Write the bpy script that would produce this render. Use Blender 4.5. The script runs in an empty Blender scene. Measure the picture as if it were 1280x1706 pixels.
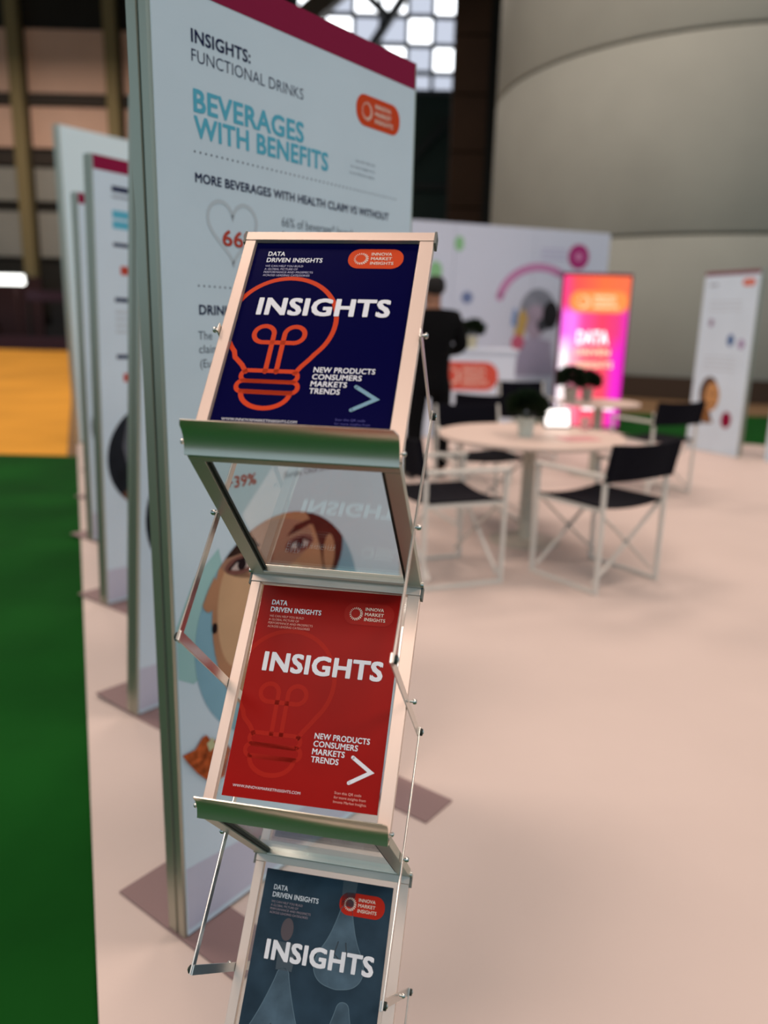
import bpy, bmesh, math, random
from mathutils import Vector, Matrix

random.seed(7)
SC = bpy.context.scene
COL = SC.collection
PI = math.pi

# ------------------------------------------------------------------ camera
PITCH, ROLL, CAM_H = math.atan(1282 / math.hypot(139, 5307)), math.atan2(139, 5307), 1.42
cd = bpy.data.cameras.new('camera')
cd.sensor_fit = 'HORIZONTAL'; cd.sensor_width = 36.0; cd.lens = 36.0 * 1282 / 1280
cd.clip_start = 0.05; cd.clip_end = 200
cd.dof.use_dof = True; cd.dof.focus_distance = 1.10; cd.dof.aperture_fstop = 2.7
cam = bpy.data.objects.new('camera', cd); COL.objects.link(cam)
fwd = Vector((0, math.cos(PITCH), -math.sin(PITCH))); upv = Vector((0, math.sin(PITCH), math.cos(PITCH))); rgt = Vector((1, 0, 0))
cr, sr = math.cos(ROLL), math.sin(ROLL)
r_ = cr * rgt + sr * upv; u_ = -sr * rgt + cr * upv
cam.matrix_world = Matrix(((r_.x, u_.x, -fwd.x, 0), (r_.y, u_.y, -fwd.y, 0), (r_.z, u_.z, -fwd.z, CAM_H), (0, 0, 0, 1)))
SC.camera = cam

# ------------------------------------------------------------------ world, lights, exposure
def lin(h):
    h = h.lstrip('#')
    out = []
    for i in (0, 2, 4):
        c = int(h[i:i + 2], 16) / 255
        out.append(c / 12.92 if c <= 0.04045 else ((c + 0.055) / 1.055) ** 2.4)
    return (out[0], out[1], out[2], 1.0)

world = bpy.data.worlds.new('world'); SC.world = world; world.use_nodes = True
bg = world.node_tree.nodes['Background']
bg.inputs[0].default_value = (0.52, 0.78, 0.95, 1); bg.inputs[1].default_value = 0.56

def area(name, loc, sx, sy, power, col, rot=(0, 0, 0)):
    l = bpy.data.lights.new(name, 'AREA'); l.shape = 'RECTANGLE'; l.size = sx; l.size_y = sy
    l.energy = power; l.color = col
    o = bpy.data.objects.new(name, l); COL.objects.link(o); o.location = loc; o.rotation_euler = rot
    return o
WARM = (1.0, 0.80, 0.70)
for i, (x, y) in enumerate([(-5, -7), (5, -7), (-5, 4), (6, 3), (-6, 15), (3, 13), (-14, 24), (4, 24), (-15, 33)]):  # the last one is a fill light added to brighten the far wall
    area('hall_lamp_and_fill', (x, y, 13.2), 5.0, 3.0, 560, WARM)

SC.view_settings.view_transform = 'Standard'; SC.view_settings.look = 'None'
SC.view_settings.exposure = 0.16; SC.view_settings.gamma = 1.0
SC.view_settings.use_curve_mapping = False

# ------------------------------------------------------------------ materials
MATS = {}
def mat(name, col, rough=0.6, metal=0.0, spec=0.5, var=0.0, vscale=8.0, bump=0.0, bscale=60.0, coat=0.0, emit=0.0):
    if name in MATS: return MATS[name]
    m = bpy.data.materials.new(name); m.use_nodes = True
    nt = m.node_tree; b = nt.nodes['Principled BSDF']
    c = lin(col) if isinstance(col, str) else col
    b.inputs['Base Color'].default_value = c
    b.inputs['Roughness'].default_value = rough; b.inputs['Metallic'].default_value = metal
    b.inputs['Specular IOR Level'].default_value = spec
    if coat: b.inputs['Coat Weight'].default_value = coat; b.inputs['Coat Roughness'].default_value = 0.1
    if emit:
        b.inputs['Emission Color'].default_value = c; b.inputs['Emission Strength'].default_value = emit
    if var or bump:
        tc = nt.nodes.new('ShaderNodeTexCoord')
    if var:
        n = nt.nodes.new('ShaderNodeTexNoise'); n.inputs['Scale'].default_value = vscale; n.inputs['Detail'].default_value = 4
        nt.links.new(tc.outputs['Object'], n.inputs['Vector'])
        rmp = nt.nodes.new('ShaderNodeValToRGB')
        rmp.color_ramp.elements[0].position = 0.3; rmp.color_ramp.elements[1].position = 0.7
        rmp.color_ramp.elements[0].color = tuple(max(0, k * (1 - var)) for k in c[:3]) + (1,)
        rmp.color_ramp.elements[1].color = tuple(min(1, k * (1 + var)) for k in c[:3]) + (1,)
        nt.links.new(n.outputs['Fac'], rmp.inputs['Fac']); nt.links.new(rmp.outputs['Color'], b.inputs['Base Color'])
    if bump:
        n2 = nt.nodes.new('ShaderNodeTexNoise'); n2.inputs['Scale'].default_value = bscale; n2.inputs['Detail'].default_value = 3
        nt.links.new(tc.outputs['Object'], n2.inputs['Vector'])
        bp = nt.nodes.new('ShaderNodeBump'); bp.inputs['Strength'].default_value = bump; bp.inputs['Distance'].default_value = 0.01
        nt.links.new(n2.outputs['Fac'], bp.inputs['Height']); nt.links.new(bp.outputs['Normal'], b.inputs['Normal'])
    MATS[name] = m
    return m

def clear_acrylic(name, tint=(0.93, 0.96, 0.95, 1), refl=1.0):
    m = bpy.data.materials.new(name); m.use_nodes = True; nt = m.node_tree
    nt.nodes.remove(nt.nodes['Principled BSDF'])
    out = nt.nodes['Material Output']
    t = nt.nodes.new('ShaderNodeBsdfTransparent'); t.inputs['Color'].default_value = tint
    g = nt.nodes.new('ShaderNodeBsdfGlossy'); g.inputs['Roughness'].default_value = 0.02; g.inputs['Color'].default_value = (1, 1, 1, 1)
    lw = nt.nodes.new('ShaderNodeLayerWeight'); lw.inputs['Blend'].default_value = 0.5
    pw = nt.nodes.new('ShaderNodeMath'); pw.operation = 'POWER'; pw.inputs[1].default_value = 4.0
    nt.links.new(lw.outputs['Facing'], pw.inputs[0])
    fr = nt.nodes.new('ShaderNodeMath'); fr.operation = 'MULTIPLY_ADD'; fr.inputs[1].default_value = 0.9; fr.inputs[2].default_value = 0.045 * refl
    nt.links.new(pw.outputs[0], fr.inputs[0])
    mx = nt.nodes.new('ShaderNodeMixShader')
    nt.links.new(fr.outputs[0], mx.inputs[0]); nt.links.new(t.outputs[0], mx.inputs[1]); nt.links.new(g.outputs[0], mx.inputs[2])
    nt.links.new(mx.outputs[0], out.inputs['Surface'])
    MATS[name] = m
    return m

def emitter(name, col, strength):
    m = bpy.data.materials.new(name); m.use_nodes = True; nt = m.node_tree
    nt.nodes.remove(nt.nodes['Principled BSDF'])
    e = nt.nodes.new('ShaderNodeEmission'); e.inputs['Color'].default_value = lin(col) if isinstance(col, str) else col
    e.inputs['Strength'].default_value = strength
    nt.links.new(e.outputs[0], nt.nodes['Material Output'].inputs['Surface'])
    MATS[name] = m
    return m

BRACE = mat('brace_aluminium', (0.50, 0.52, 0.44, 1), 0.42, 0.80)
ALU = mat('anodised_aluminium', (0.82, 0.74, 0.63, 1), 0.30, 0.92, 0.5)
ALUR = mat('brushed_rail_aluminium', (0.82, 0.65, 0.55, 1), 0.42, 0.55, 0.5)
STEEL = mat('zinc_steel', (0.66, 0.66, 0.62, 1), 0.28, 0.95)
PROFILE = mat('panel_profile_aluminium', (0.47, 0.45, 0.36, 1), 0.38, 0.75)
GROOVE = mat('profile_seal_teal', '#20403f', 0.6)
RUBBER = mat('dark_green_rubber', '#1d2a22', 0.6)
ACRYL = clear_acrylic('clear_acrylic')
FABRIC = mat('white_fabric_print', '#d6e5f0', 0.85, 0, 0.2, var=0.03, vscale=3.0, bump=0.12, bscale=9.0)
MAGENTA = mat('header_magenta', '#8e0f3e', 0.75, 0, 0.2)
FOOT = mat('foot_plate_grey', '#8e7573', 0.55, 0.0, 0.3)
NAVY_INK = mat('navy_ink', '#1c2148', 0.8, 0, 0.1)
GREY_INK = mat('grey_ink', '#5d6674', 0.8, 0, 0.1)
PALE_INK = mat('pale_grey_ink', '#9aa3ad', 0.8, 0, 0.1)
HEART_INK = mat('heart_outline_ink', '#c6d0d8', 0.8, 0, 0.1)
CYAN_INK = mat('cyan_ink', '#5fb6cf', 0.8, 0, 0.1)
RED_INK = mat('red_ink', '#c04a3a', 0.8, 0, 0.1)
ORANGE_INK = mat('logo_orange_ink', '#d8481c', 0.7, 0, 0.15)
CREAM_INK = mat('logo_cream_ink', '#f0d9c8', 0.7, 0, 0.15)
WHITE_INK = mat('white_ink', '#f2f0f0', 0.6, 0, 0.2)

# ------------------------------------------------------------------ mesh helpers
class MB:
    def __init__(s): s.v = []; s.f = []
    def add(s, vs, fs, M=None):
        o = len(s.v)
        for p in vs:
            p = Vector(p)
            s.v.append(tuple(M @ p) if M else tuple(p))
        for f in fs: s.f.append(tuple(o + i for i in f))
        return s
    def box(s, x0, x1, y0, y1, z0, z1, M=None):
        vs = [(x, y, z) for x in (x0, x1) for y in (y0, y1) for z in (z0, z1)]
        return s.add(vs, [(0, 1, 3, 2), (4, 6, 7, 5), (0, 4, 5, 1), (2, 3, 7, 6), (0, 2, 6, 4), (1, 5, 7, 3)], M)
    def prism(s, poly, fn, h0, h1):
        """poly: 2-D points, fn(x,y,h) -> 3-D point"""
        n = len(poly)
        vs = [fn(x, y, h0) for x, y in poly] + [fn(x, y, h1) for x, y in poly]
        fs = [tuple(range(n))[::-1], tuple(range(n, 2 * n))] + [(i, (i + 1) % n, n + (i + 1) % n, n + i) for i in range(n)]
        return s.add(vs, fs)
    def bar(s, p, q, w, t, ref=(0, 0, 1), M=None):
        p = Vector(p); q = Vector(q); d = (q - p).normalized(); r = Vector(ref)
        a = d.cross(r)
        if a.length < 1e-4: a = d.cross(Vector((1, 0, 0)))
        a.normalize(); b = a.cross(d).normalized()
        vs = []
        for e in (p, q):
            for sa, sb in ((-1, -1), (1, -1), (1, 1), (-1, 1)): vs.append(e + a * (sa * w / 2) + b * (sb * t / 2))
        return s.add(vs, [(0, 1, 2, 3), (7, 6, 5, 4), (0, 4, 5, 1), (1, 5, 6, 2), (2, 6, 7, 3), (3, 7, 4, 0)], M)
    def tube(s, path, r, n=10, cap=True, M=None):
        path = [Vector(p) for p in path]; rs = r if isinstance(r, (list, tuple)) else [r] * len(path)
        vs = []; fs = []
        prev = None
        for i, p in enumerate(path):
            if i == 0: d = path[1] - p
            elif i == len(path) - 1: d = p - path[i - 1]
            else: d = (path[i + 1] - p).normalized() + (p - path[i - 1]).normalized()
            d.normalize()
            a = prev - d * prev.dot(d) if prev is not None else d.orthogonal()
            a.normalize(); prev = a; b = d.cross(a)
            for k in range(n):
                t = 2 * PI * k / n; vs.append(p + (a * math.cos(t) + b * math.sin(t)) * rs[i])
        for i in range(len(path) - 1):
            for k in range(n): fs.append((i * n + k, i * n + (k + 1) % n, (i + 1) * n + (k + 1) % n, (i + 1) * n + k))
        if cap: fs.append(tuple(range(n))[::-1]); fs.append(tuple(range((len(path) - 1) * n, len(path) * n)))
        return s.add(vs, fs, M)
    def lathe(s, prof, n=32, M=None):
        vs = []; fs = []
        for r, z in prof:
            for k in range(n): t = 2 * PI * k / n; vs.append((r * math.cos(t), r * math.sin(t), z))
        for i in range(len(prof) - 1):
            for k in range(n): fs.append((i * n + k, i * n + (k + 1) % n, (i + 1) * n + (k + 1) % n, (i + 1) * n + k))
        if prof[0][0] > 1e-5: fs.append(tuple(range(n))[::-1])
        if prof[-1][0] > 1e-5: fs.append(tuple(range((len(prof) - 1) * n, len(prof) * n)))
        return s.add(vs, fs, M)
    def build(s, name, m, parent=None, smooth=False, bevel=0.0):
        me = bpy.data.meshes.new(name); me.from_pydata(s.v, [], s.f); me.update()
        bm = bmesh.new(); bm.from_mesh(me)
        bmesh.ops.remove_doubles(bm, verts=bm.verts, dist=1e-6)
        bmesh.ops.recalc_face_normals(bm, faces=bm.faces)
        if bevel: bmesh.ops.bevel(bm, geom=list(bm.edges), offset=bevel, segments=2, profile=0.6, affect='EDGES')
        bm.to_mesh(me); bm.free()
        if smooth:
            for p in me.polygons: p.use_smooth = True
            try: me.set_sharp_from_angle(angle=math.radians(40))
            except Exception: pass
        o = bpy.data.objects.new(name, me); COL.objects.link(o)
        me.materials.append(m)
        if parent: o.parent = parent
        return o

def thing(name, label, cat, loc=(0, 0, 0), rz=0.0, group=None, M=None):
    o = bpy.data.objects.new(name, None); COL.objects.link(o); o.empty_display_size = 0.1
    if M is not None: o.matrix_world = M
    else: o.location = loc; o.rotation_euler = (0, 0, rz)
    tag(o, label, cat, group); return o
def tag(o, label, cat, group=None):
    o['label'] = label; o['category'] = cat
    if group: o['group'] = group
    return o
def struct(o, label=None):
    o['kind'] = 'structure'
    if label: o['label'] = label
    return o

# flat print: 2-D shapes carried to 3-D by fn(x,y,h); h is a hair's breadth off the printed surface
def poly_print(name, polys, m, parent, fn, h):
    mb = MB()
    for p in polys: mb.add([fn(x, y, h) for x, y in p], [tuple(range(len(p)))])
    me = bpy.data.meshes.new(name); me.from_pydata(mb.v, [], mb.f); me.update()
    o = bpy.data.objects.new(name, me); COL.objects.link(o); me.materials.append(m)
    if parent: o.parent = parent
    return o
def disc(cx, cy, rx, ry=None, n=40, a0=0.0, a1=2 * PI):
    ry = ry or rx
    full = abs(a1 - a0 - 2 * PI) < 1e-6
    k = n if full else n + 1
    return [(cx + rx * math.cos(a0 + (a1 - a0) * i / n), cy + ry * math.sin(a0 + (a1 - a0) * i / n)) for i in range(k)]
def rrect(cx, cy, w, h, r, n=10):
    out = []
    for sx, sy, a in ((1, 1, 0), (-1, 1, PI / 2), (-1, -1, PI), (1, -1, 3 * PI / 2)):
        for i in range(n + 1):
            t = a + PI / 2 * i / n
            out.append((cx + sx * (w / 2 - r) + r * math.cos(t), cy + sy * (h / 2 - r) + r * math.sin(t)))
    return out
def stroke(path, w, closed=False):
    """list of quads following a 2-D path"""
    P = [Vector(p) for p in path]; n = len(P); L = []; R = []
    for i in range(n):
        if closed: a, b = P[i - 1], P[(i + 1) % n]
        else: a, b = P[max(i - 1, 0)], P[min(i + 1, n - 1)]
        d1 = (P[i] - a); d2 = (b - P[i])
        if d1.length < 1e-9: d1 = d2
        if d2.length < 1e-9: d2 = d1
        d1 = d1.normalized(); d2 = d2.normalized()
        t = (d1 + d2)
        t = t.normalized() if t.length > 1e-6 else d1
        nn = Vector((-t.y, t.x)); k = 1.0 / max(0.5, nn.dot(Vector((-d1.y, d1.x))))
        L.append(P[i] + nn * w / 2 * k); R.append(P[i] - nn * w / 2 * k)
    q = []
    for i in range(n if closed else n - 1):
        j = (i + 1) % n; q.append([tuple(L[i]), tuple(R[i]), tuple(R[j]), tuple(L[j])])
    if not closed:
        q.append(disc(P[0].x, P[0].y, w / 2, n=12)); q.append(disc(P[-1].x, P[-1].y, w / 2, n=12))
    return q
def clip_convex(poly, win):
    def inside(p, a, b): return (b[0] - a[0]) * (p[1] - a[1]) - (b[1] - a[1]) * (p[0] - a[0]) >= -1e-12
    def inter(p, q, a, b):
        x1, y1, x2, y2 = *p, *q; x3, y3, x4, y4 = *a, *b
        den = (x1 - x2) * (y3 - y4) - (y1 - y2) * (x3 - x4)
        if abs(den) < 1e-15: return q
        k1 = x1 * y2 - y1 * x2; k2 = x3 * y4 - y3 * x4
        return ((k1 * (x3 - x4) - (x1 - x2) * k2) / den, (k1 * (y3 - y4) - (y1 - y2) * k2) / den)
    out = list(poly)
    for i in range(len(win)):
        a, b = win[i], win[(i + 1) % len(win)]; src = out; out = []
        for j in range(len(src)):
            p, q = src[j - 1], src[j]
            if inside(q, a, b):
                if not inside(p, a, b): out.append(inter(p, q, a, b))
                out.append(q)
            elif inside(p, a, b): out.append(inter(p, q, a, b))
        if not out: return []
    return out
def clip_all(polys, win): return [c for c in (clip_convex(p, win) for p in polys) if len(c) > 2]

TXT = {}
def text_mesh(body, bold):
    key = (body, bold)
    if key in TXT: return TXT[key]
    cu = bpy.data.curves.new('t', 'FONT'); cu.body = body; cu.size = 1.0; cu.offset = min(bold, 0.0); cu.resolution_u = 3
    if bold > 0: cu.space_character = 1.0 + bold * 1.6
    o = bpy.data.objects.new('t', cu); COL.objects.link(o)
    dg = bpy.context.evaluated_depsgraph_get(); me = o.evaluated_get(dg).to_mesh()
    vs = [(v.co.x, v.co.y) for v in me.vertices]; fs = [tuple(p.vertices) for p in me.polygons]
    o.evaluated_get(dg).to_mesh_clear()
    if bold > 0:
        v0, f0, n0 = vs, fs, len(vs); vs, fs = [], []
        for k, (ax, ay) in enumerate(((-1, -1), (1, -1), (1, 1), (-1, 1), (-1.25, 0), (1.25, 0), (0, 0))):
            vs += [(px + ax * bold * 0.9, py + ay * bold * 0.9) for px, py in v0]; fs += [tuple(i + k * n0 for i in f) for f in f0]
    bpy.data.objects.remove(o); bpy.data.curves.remove(cu)
    TXT[key] = (vs, fs, n0 if bold > 0 else len(vs)); return TXT[key]
CAP = {}
def text(name, body, x, y, cap, width, m, parent, fn, h, bold=0.0, slant=0.0, win=None):
    """body set from x on the baseline y, capital height cap, stretched to the given width"""
    vs, fs, nc = text_mesh(body, bold)
    if bold not in CAP:
        hv, _, _ = text_mesh('H', bold); CAP[bold] = (min(p[1] for p in hv), max(p[1] for p in hv))
    b0, b1 = CAP[bold]
    x0 = min(p[0] for p in vs); x1 = max(p[0] for p in vs)
    sy = cap / (b1 - b0); sx = width / (x1 - x0) if width else sy
    me = bpy.data.meshes.new(name)
    me.from_pydata([fn(x + (px - x0) * sx + slant * (py - b0) * sy, y + (py - b0) * sy, h + 0.00002 * (i // nc)) for i, (px, py) in enumerate(vs)], [], fs); me.update()
    o = bpy.data.objects.new(name, me); COL.objects.link(o); me.materials.append(m); o.parent = parent
    return o
def logo(parent, cx, cy, w, h, fn, hgt, pill, ink, prefix='logo', lines=True):
    """rounded orange lozenge with a ring of rays and three lines of name; y grows upward"""
    r = h * 0.30; rx = cx - w * 0.27
    p = parent
    poly_print(prefix + '_lozenge', [rrect(cx, cy, w, h, h * 0.47)], pill, p, fn, hgt)
    rays = []
    for k in range(20):
        t = 2 * PI * k / 20; big = 0.5 + 0.5 * math.cos(t + 0.5)
        c, s = math.cos(t), math.sin(t); wd = h * (0.011 + 0.012 * big); a = r * 0.68; b = r * (0.92 + 0.16 * big)
        rays.append([(rx + c * a - s * wd, cy + s * a + c * wd), (rx + c * b - s * wd * 1.3, cy + s * b + c * wd * 1.3),
                     (rx + c * b + s * wd * 1.3, cy + s * b - c * wd * 1.3), (rx + c * a + s * wd, cy + s * a - c * wd)])
    poly_print(prefix + '_ring', rays, ink, p, fn, hgt * 2)
    cap = h * 0.15
    for i, (b, wd) in enumerate((('INNOVA', 0.37), ('MARKET', 0.38), ('INSIGHTS', 0.42))):
        text(prefix + '_text', b, cx - w * 0.085, cy + h * 0.16 - i * h * 0.235, cap, w * wd, ink, p, fn, hgt * 2, bold=0.02)

# ------------------------------------------------------------------ the floor and the hall
GREEN = mat('green_carpet', '#0d4a12', 0.95, 0, 0.1, var=0.22, vscale=1.2, bump=0.3, bscale=400)
ORANGE = mat('orange_carpet', '#e0a03c', 0.95, 0, 0.1, var=0.12, vscale=0.5, bump=0.2, bscale=300)
PINKFLOOR = mat('pale_pink_floor', '#d5c4ba', 0.62, 0, 0.25, var=0.025, vscale=1.7, bump=0.03, bscale=120)
TANFLOOR = mat('tan_concrete', '#7d6346', 0.9, 0, 0.2, var=0.1, vscale=0.4)
def slab(name, poly, z0, z1, m):
    return MB().prism(poly, lambda x, y, h: (x, y, h), z0, z1).build(name, m)
E0 = Vector((-0.266, 0.555)); EL = Vector((-0.371, 0.928)); ER = Vector((0.928, 0.371))
B1 = E0 + EL * 12.0; B2 = Vector((-1.9, 12.4)); B3 = Vector((3.3, 11.95)); B4 = Vector((3.4, 10.9)); B5 = Vector((5.9, 9.9)); B6 = E0 + ER * 7.2
booth_poly = [tuple(E0), tuple(B6), tuple(B5), tuple(B4), tuple(B3), tuple(B2), tuple(B1)]
struct(slab('floor', [(-45, -20), (30, -20), (30, 45), (-45, 45)], -0.05, -0.014, TANFLOOR), 'tan concrete hall floor under the carpets')
struct(slab('floor_booth', booth_poly, -0.012, 0.0, PINKFLOOR), 'pale pinkish booth floor under the stands and tables')
struct(slab('floor_aisle', [(-14, -9), (14, -9), (14, 14.2), (-5.6, 14.2), (-3.26, 8.09), (-14, 8.09)], -0.014, -0.0125, GREEN), 'green aisle carpet beside the booth')
struct(slab('floor_aisle_far', [(-30, 8.11), (-3.4, 8.11), (-5.8, 14.2), (-14, 35), (-30, 35)], -0.014, -0.010, ORANGE), 'orange yellow carpet beyond the green aisle')

DARKWALL = mat('dark_hall_wall', '#2b2a26', 0.9, 0, 0.2, var=0.15, vscale=0.3)
BEIGE = mat('beige_wall_panel', '#c9a994', 0.9, 0, 0.2, var=0.08, vscale=0.5)
GREYP = mat('grey_wall_panel', '#8b8c84', 0.9, 0, 0.2, var=0.08, vscale=0.5)
OLIVE = mat('olive_column_paint', '#7d7250', 0.8, 0, 0.2)
GREENGREY = mat('green_grey_wall', '#27332f', 0.9, 0, 0.2, var=0.1, vscale=0.4)
BROWN = mat('dark_brown_column', '#2e2117', 0.85, 0, 0.2, var=0.2, vscale=0.7)
wb = struct(MB().box(-34, 26, 40.0, 40.5, -0.05, 18).build('wall_back', DARKWALL), 'dark far wall of the hall')
YW = 39.9
cols = [-24.6, -17.7, -13.2, -8.6]
for i, x in enumerate(cols):
    MB().box(x - 0.28, x + 0.28, YW - 0.5, YW, 0, 16.5).build('wall_column', OLIVE, wb)
for i in range(len(cols) - 1):
    x0, x1 = cols[i] + 0.42, cols[i + 1] - 0.42
    for z0, z1, m in ((9.3, 11.1, BEIGE), (11.7, 14.4, BEIGE), (6.9, 8.4, GREYP), (4.3, 6.4, GREYP), (1.4, 3.9, DARKWALL)):
        MB().box(x0, x1, YW - 0.08, YW, z0, z1).build('wall_panel', m, wb)
    MB().box(x0, x1, YW - 0.25, YW, 11.15, 11.6).build('wall_rail', mat('wall_rail_brown', '#2f281f', 0.8), wb)
    MB().box(x0, x1, YW - 0.2, YW, 8.5, 9.1).build('wall_rail', mat('wall_rail_brown', '#2f281f', 0.8), wb)
MB().box(-5.5, 2.9, YW - 0.1, YW, 0, 12.1).build('wall_panel', GREENGREY, wb)
for (a, b) in (((-5.0, 3.0), (2.6, 11.0)), ((2.6, 3.0), (-3.0, 11.5)), ((-5.2, 8.0), (2.8, 8.0))):
    MB().bar((a[0], YW - 0.3, a[1]), (b[0], YW - 0.3, b[1]), 0.35, 0.2, (0, 1, 0)).build('wall_brace', mat('brace_dark', '#151d1b', 0.8), wb)
struct(MB().box(-34, 26, -14, 40, 17.0, 17.3).build('ceiling', mat('dark_ceiling', '#2a2823', 0.9)), 'dark ceiling of the hall')
# high daylight window
SKY = emitter('daylight_pane', (0.93, 0.96, 1.0, 1), 3.2)
SKY2 = emitter('daylight_pane_dim', (0.74, 0.80, 0.95, 1), 0.75)
MULL = mat('window_mullion', '#3b3f49', 0.6)
win = thing('window_1', 'high bright daylight window with dark glazing bars', 'window', (0, YW, 0)); del win['category']; win['kind'] = 'structure'
wx = [-4.6, -3.3, -2.0, -0.75, 0.5, 1.7, 2.85]; wz = [12.15, 12.95, 14.1, 15.3, 16.6]
rr = random.Random(3)
for i in range(len(wx) - 1):
    for j in range(len(wz) - 1):
        MB().box(wx[i] + 0.06, wx[i + 1] - 0.06, -0.06, -0.03, wz[j] + 0.06, wz[j + 1] - 0.06).build('pane', SKY if rr.random() < 0.62 else SKY2, win)
for x in wx: MB().box(x - 0.09, x + 0.09, -0.16, -0.02, wz[0] - 0.06, wz[-1] + 0.06).build('glazing_bar', MULL, win)
for z in wz: MB().box(wx[0] - 0.06, wx[-1] + 0.06, -0.18, -0.04, z - 0.10, z + 0.10).build('glazing_bar', MULL, win)
TRUSS = mat('truss_dark_steel', '#1c1d1c', 0.7)
tr = thing('roof_truss', 'dark steel roof truss crossing in front of the high window', 'truss', (0, 37.5, 0))
MB().bar((-9, 0, 16.4), (3.2, 0, 16.9), 0.7, 0.5).build('chord', TRUSS, tr)
MB().bar((-7.4, 0, 11.6), (-1.2, 0, 16.6), 0.85, 0.6, (0, 1, 0)).build('diagonal_strut', mat('truss_brown', '#4a4033', 0.7), tr)
MB().bar((-1.7, 0, 12.4), (1.2, 0, 16.6), 0.3, 0.62, (0, 1, 0)).build('diagonal_strut', TRUSS, tr)
MB().bar((-2.9, 0, 16.6), (-0.3, 0, 14.4), 0.30, 0.3, (0, 1, 0)).build('diagonal_strut', TRUSS, tr)
# brown column beside the round pillar
bc = thing('square_column', 'dark brown square column left of the huge round pillar', 'column', (2.68, 30.5, -0.014))
for k in range(9):
    MB().box(-0.62, 0.62, -0.4, 0.4, k * 1.9 + (0.0 if k == 0 else 0.05), k * 1.9 + 1.9).build('column_block', BROWN, bc, bevel=0.03)
# huge round concrete pillar
CONC = mat('pillar_concrete', '#9c9f96', 0.92, 0, 0.2, var=0.07, vscale=0.5, bump=0.25, bscale=7)
pl = thing('round_pillar', 'huge round grey concrete pillar with drum joints', 'pillar', (8.82, 22.75, -0.014))
R = 6.03; zs = [0, 3.50, 7.43, 11.36, 15.29, 17.0]
for i in range(5):
    z0, z1 = zs[i] + (0.03 if i else 0), zs[i + 1] - 0.03
    MB().lathe([(R - 0.03, z0), (R, z0 + 0.04), (R, z1 - 0.04), (R - 0.03, z1)], 96).build('drum', CONC, pl, smooth=True)
MB().lathe([(R - 0.06, 0), (R - 0.06, 16.99)], 64).build('joint_core', mat('pillar_joint', '#4e4c44', 0.95), pl, smooth=True)
MB().lathe([(R, 0), (R + 0.08, 0.0), (R + 0.08, 0.5), (R, 0.5)], 96).build('base_band', mat('pillar_base_dark', '#3a2a1c', 0.8), pl)
# ------------------------------------------------------------------ fabric display panels
FACE_SKIN = mat('print_skin', '#c08a68', 0.8, 0, 0.1, var=0.12, vscale=6)
FACE_SKIN2 = mat('print_skin_cheek', '#d8ab84', 0.8, 0, 0.1, var=0.1, vscale=5)
HAIR_INK = mat('print_hair', '#3a2620', 0.8, 0, 0.1, var=0.3, vscale=20)
EYE_INK = mat('print_eye', '#24161a', 0.8, 0, 0.1)
LIP_INK = mat('print_lips', '#a0483f', 0.8, 0, 0.1)
SKYINK = mat('print_pale_blue', '#8ab4c6', 0.8, 0, 0.1, var=0.1, vscale=4)
TEALINK = mat('print_pale_teal', '#a5cdcc', 0.8, 0, 0.1, var=0.08, vscale=4)
BERRY = mat('print_red_spice', '#b4552a', 0.8, 0, 0.1, var=0.55, vscale=60)
LILAC = mat('print_lilac_shade', '#c9c8d8', 0.8, 0, 0.1)
YEL = mat('print_yellow', '#d9a51c', 0.8, 0, 0.1)
DARKPHOTO = mat('print_dark_photo', '#23262c', 0.8, 0, 0.1, var=0.4, vscale=7)
GREYPHOTO = mat('print_grey_photo', '#6f7078', 0.8, 0, 0.1, var=0.3, vscale=5)
MAROON = mat('print_maroon', '#8c1238', 0.8, 0, 0.1)
BLUEDOT = mat('print_blue', '#48689a', 0.8, 0, 0.1)

def panel_shell(loc, ang, W, H, label, group=None, lean=(0, 0), feet=True, band=0.063, th=0.058, bandm=None):
    t = thing('display_panel', label, 'display panel', loc, ang, group)
    t.rotation_euler = (lean[0], lean[1], ang)
    fr = MB().box(0.009, W - 0.009, -0.003, 0.003, 0.004, H - 0.002).build('front_fabric', FABRIC, t, bevel=0.0012)
    MB().box(0.009, W - 0.009, th - 0.003, th + 0.003, 0.004, H - 0.002).build('back_fabric', FABRIC, t, bevel=0.0012)
    for x, s in ((0, 1), (W, -1)):
        a = MB()
        prof = [(0, 0), (0, 0.021), (0.006, 0.0225), (0.006, 0.0285), (0, 0.030), (0, th), (0.012, th), (0.012, 0)]
        a.prism([(x + s * px, py) for px, py in prof], lambda px, py, h: (px, py, h), 0, H)
        p = a.build('side_profile', PROFILE, t)
        MB().box(min(x + s * 0.0035, x + s * 0.0061), max(x + s * 0.0035, x + s * 0.0061), 0.0228, 0.0282, 0.16 if feet else 0.02, H - 0.01).build('seal_strip', GROOVE, p)
    MB().box(0.012, W - 0.012, 0.003, th - 0.003, H - 0.012, H).build('top_profile', PROFILE, t)
    MB().box(0.012, W - 0.012, 0.003, th - 0.003, 0, 0.012).build('bottom_profile', PROFILE, t)
    if feet:
        for x0 in (-0.004, W - 0.095):
            MB().box(x0, x0 + 0.142, -0.19, 0.255, -0.006, 0.0).build('foot_plate', FOOT, t, bevel=0.0012)
    fn = lambda x, y, h: (x, -0.003 - h, y)
    if band: poly_print('header_band', [[(0.009, H - band), (W - 0.009, H - band), (W - 0.009, H - 0.002), (0.009, H - 0.002)]], bandm or MAGENTA, fr, fn, 0.0004)
    return t, fr, fn
FZ = 0.006   # panels stand on their 6 mm foot plates
ANG = math.atan2(0.7964, 0.6047)
W1, H1 = 0.822, 2.066
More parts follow.
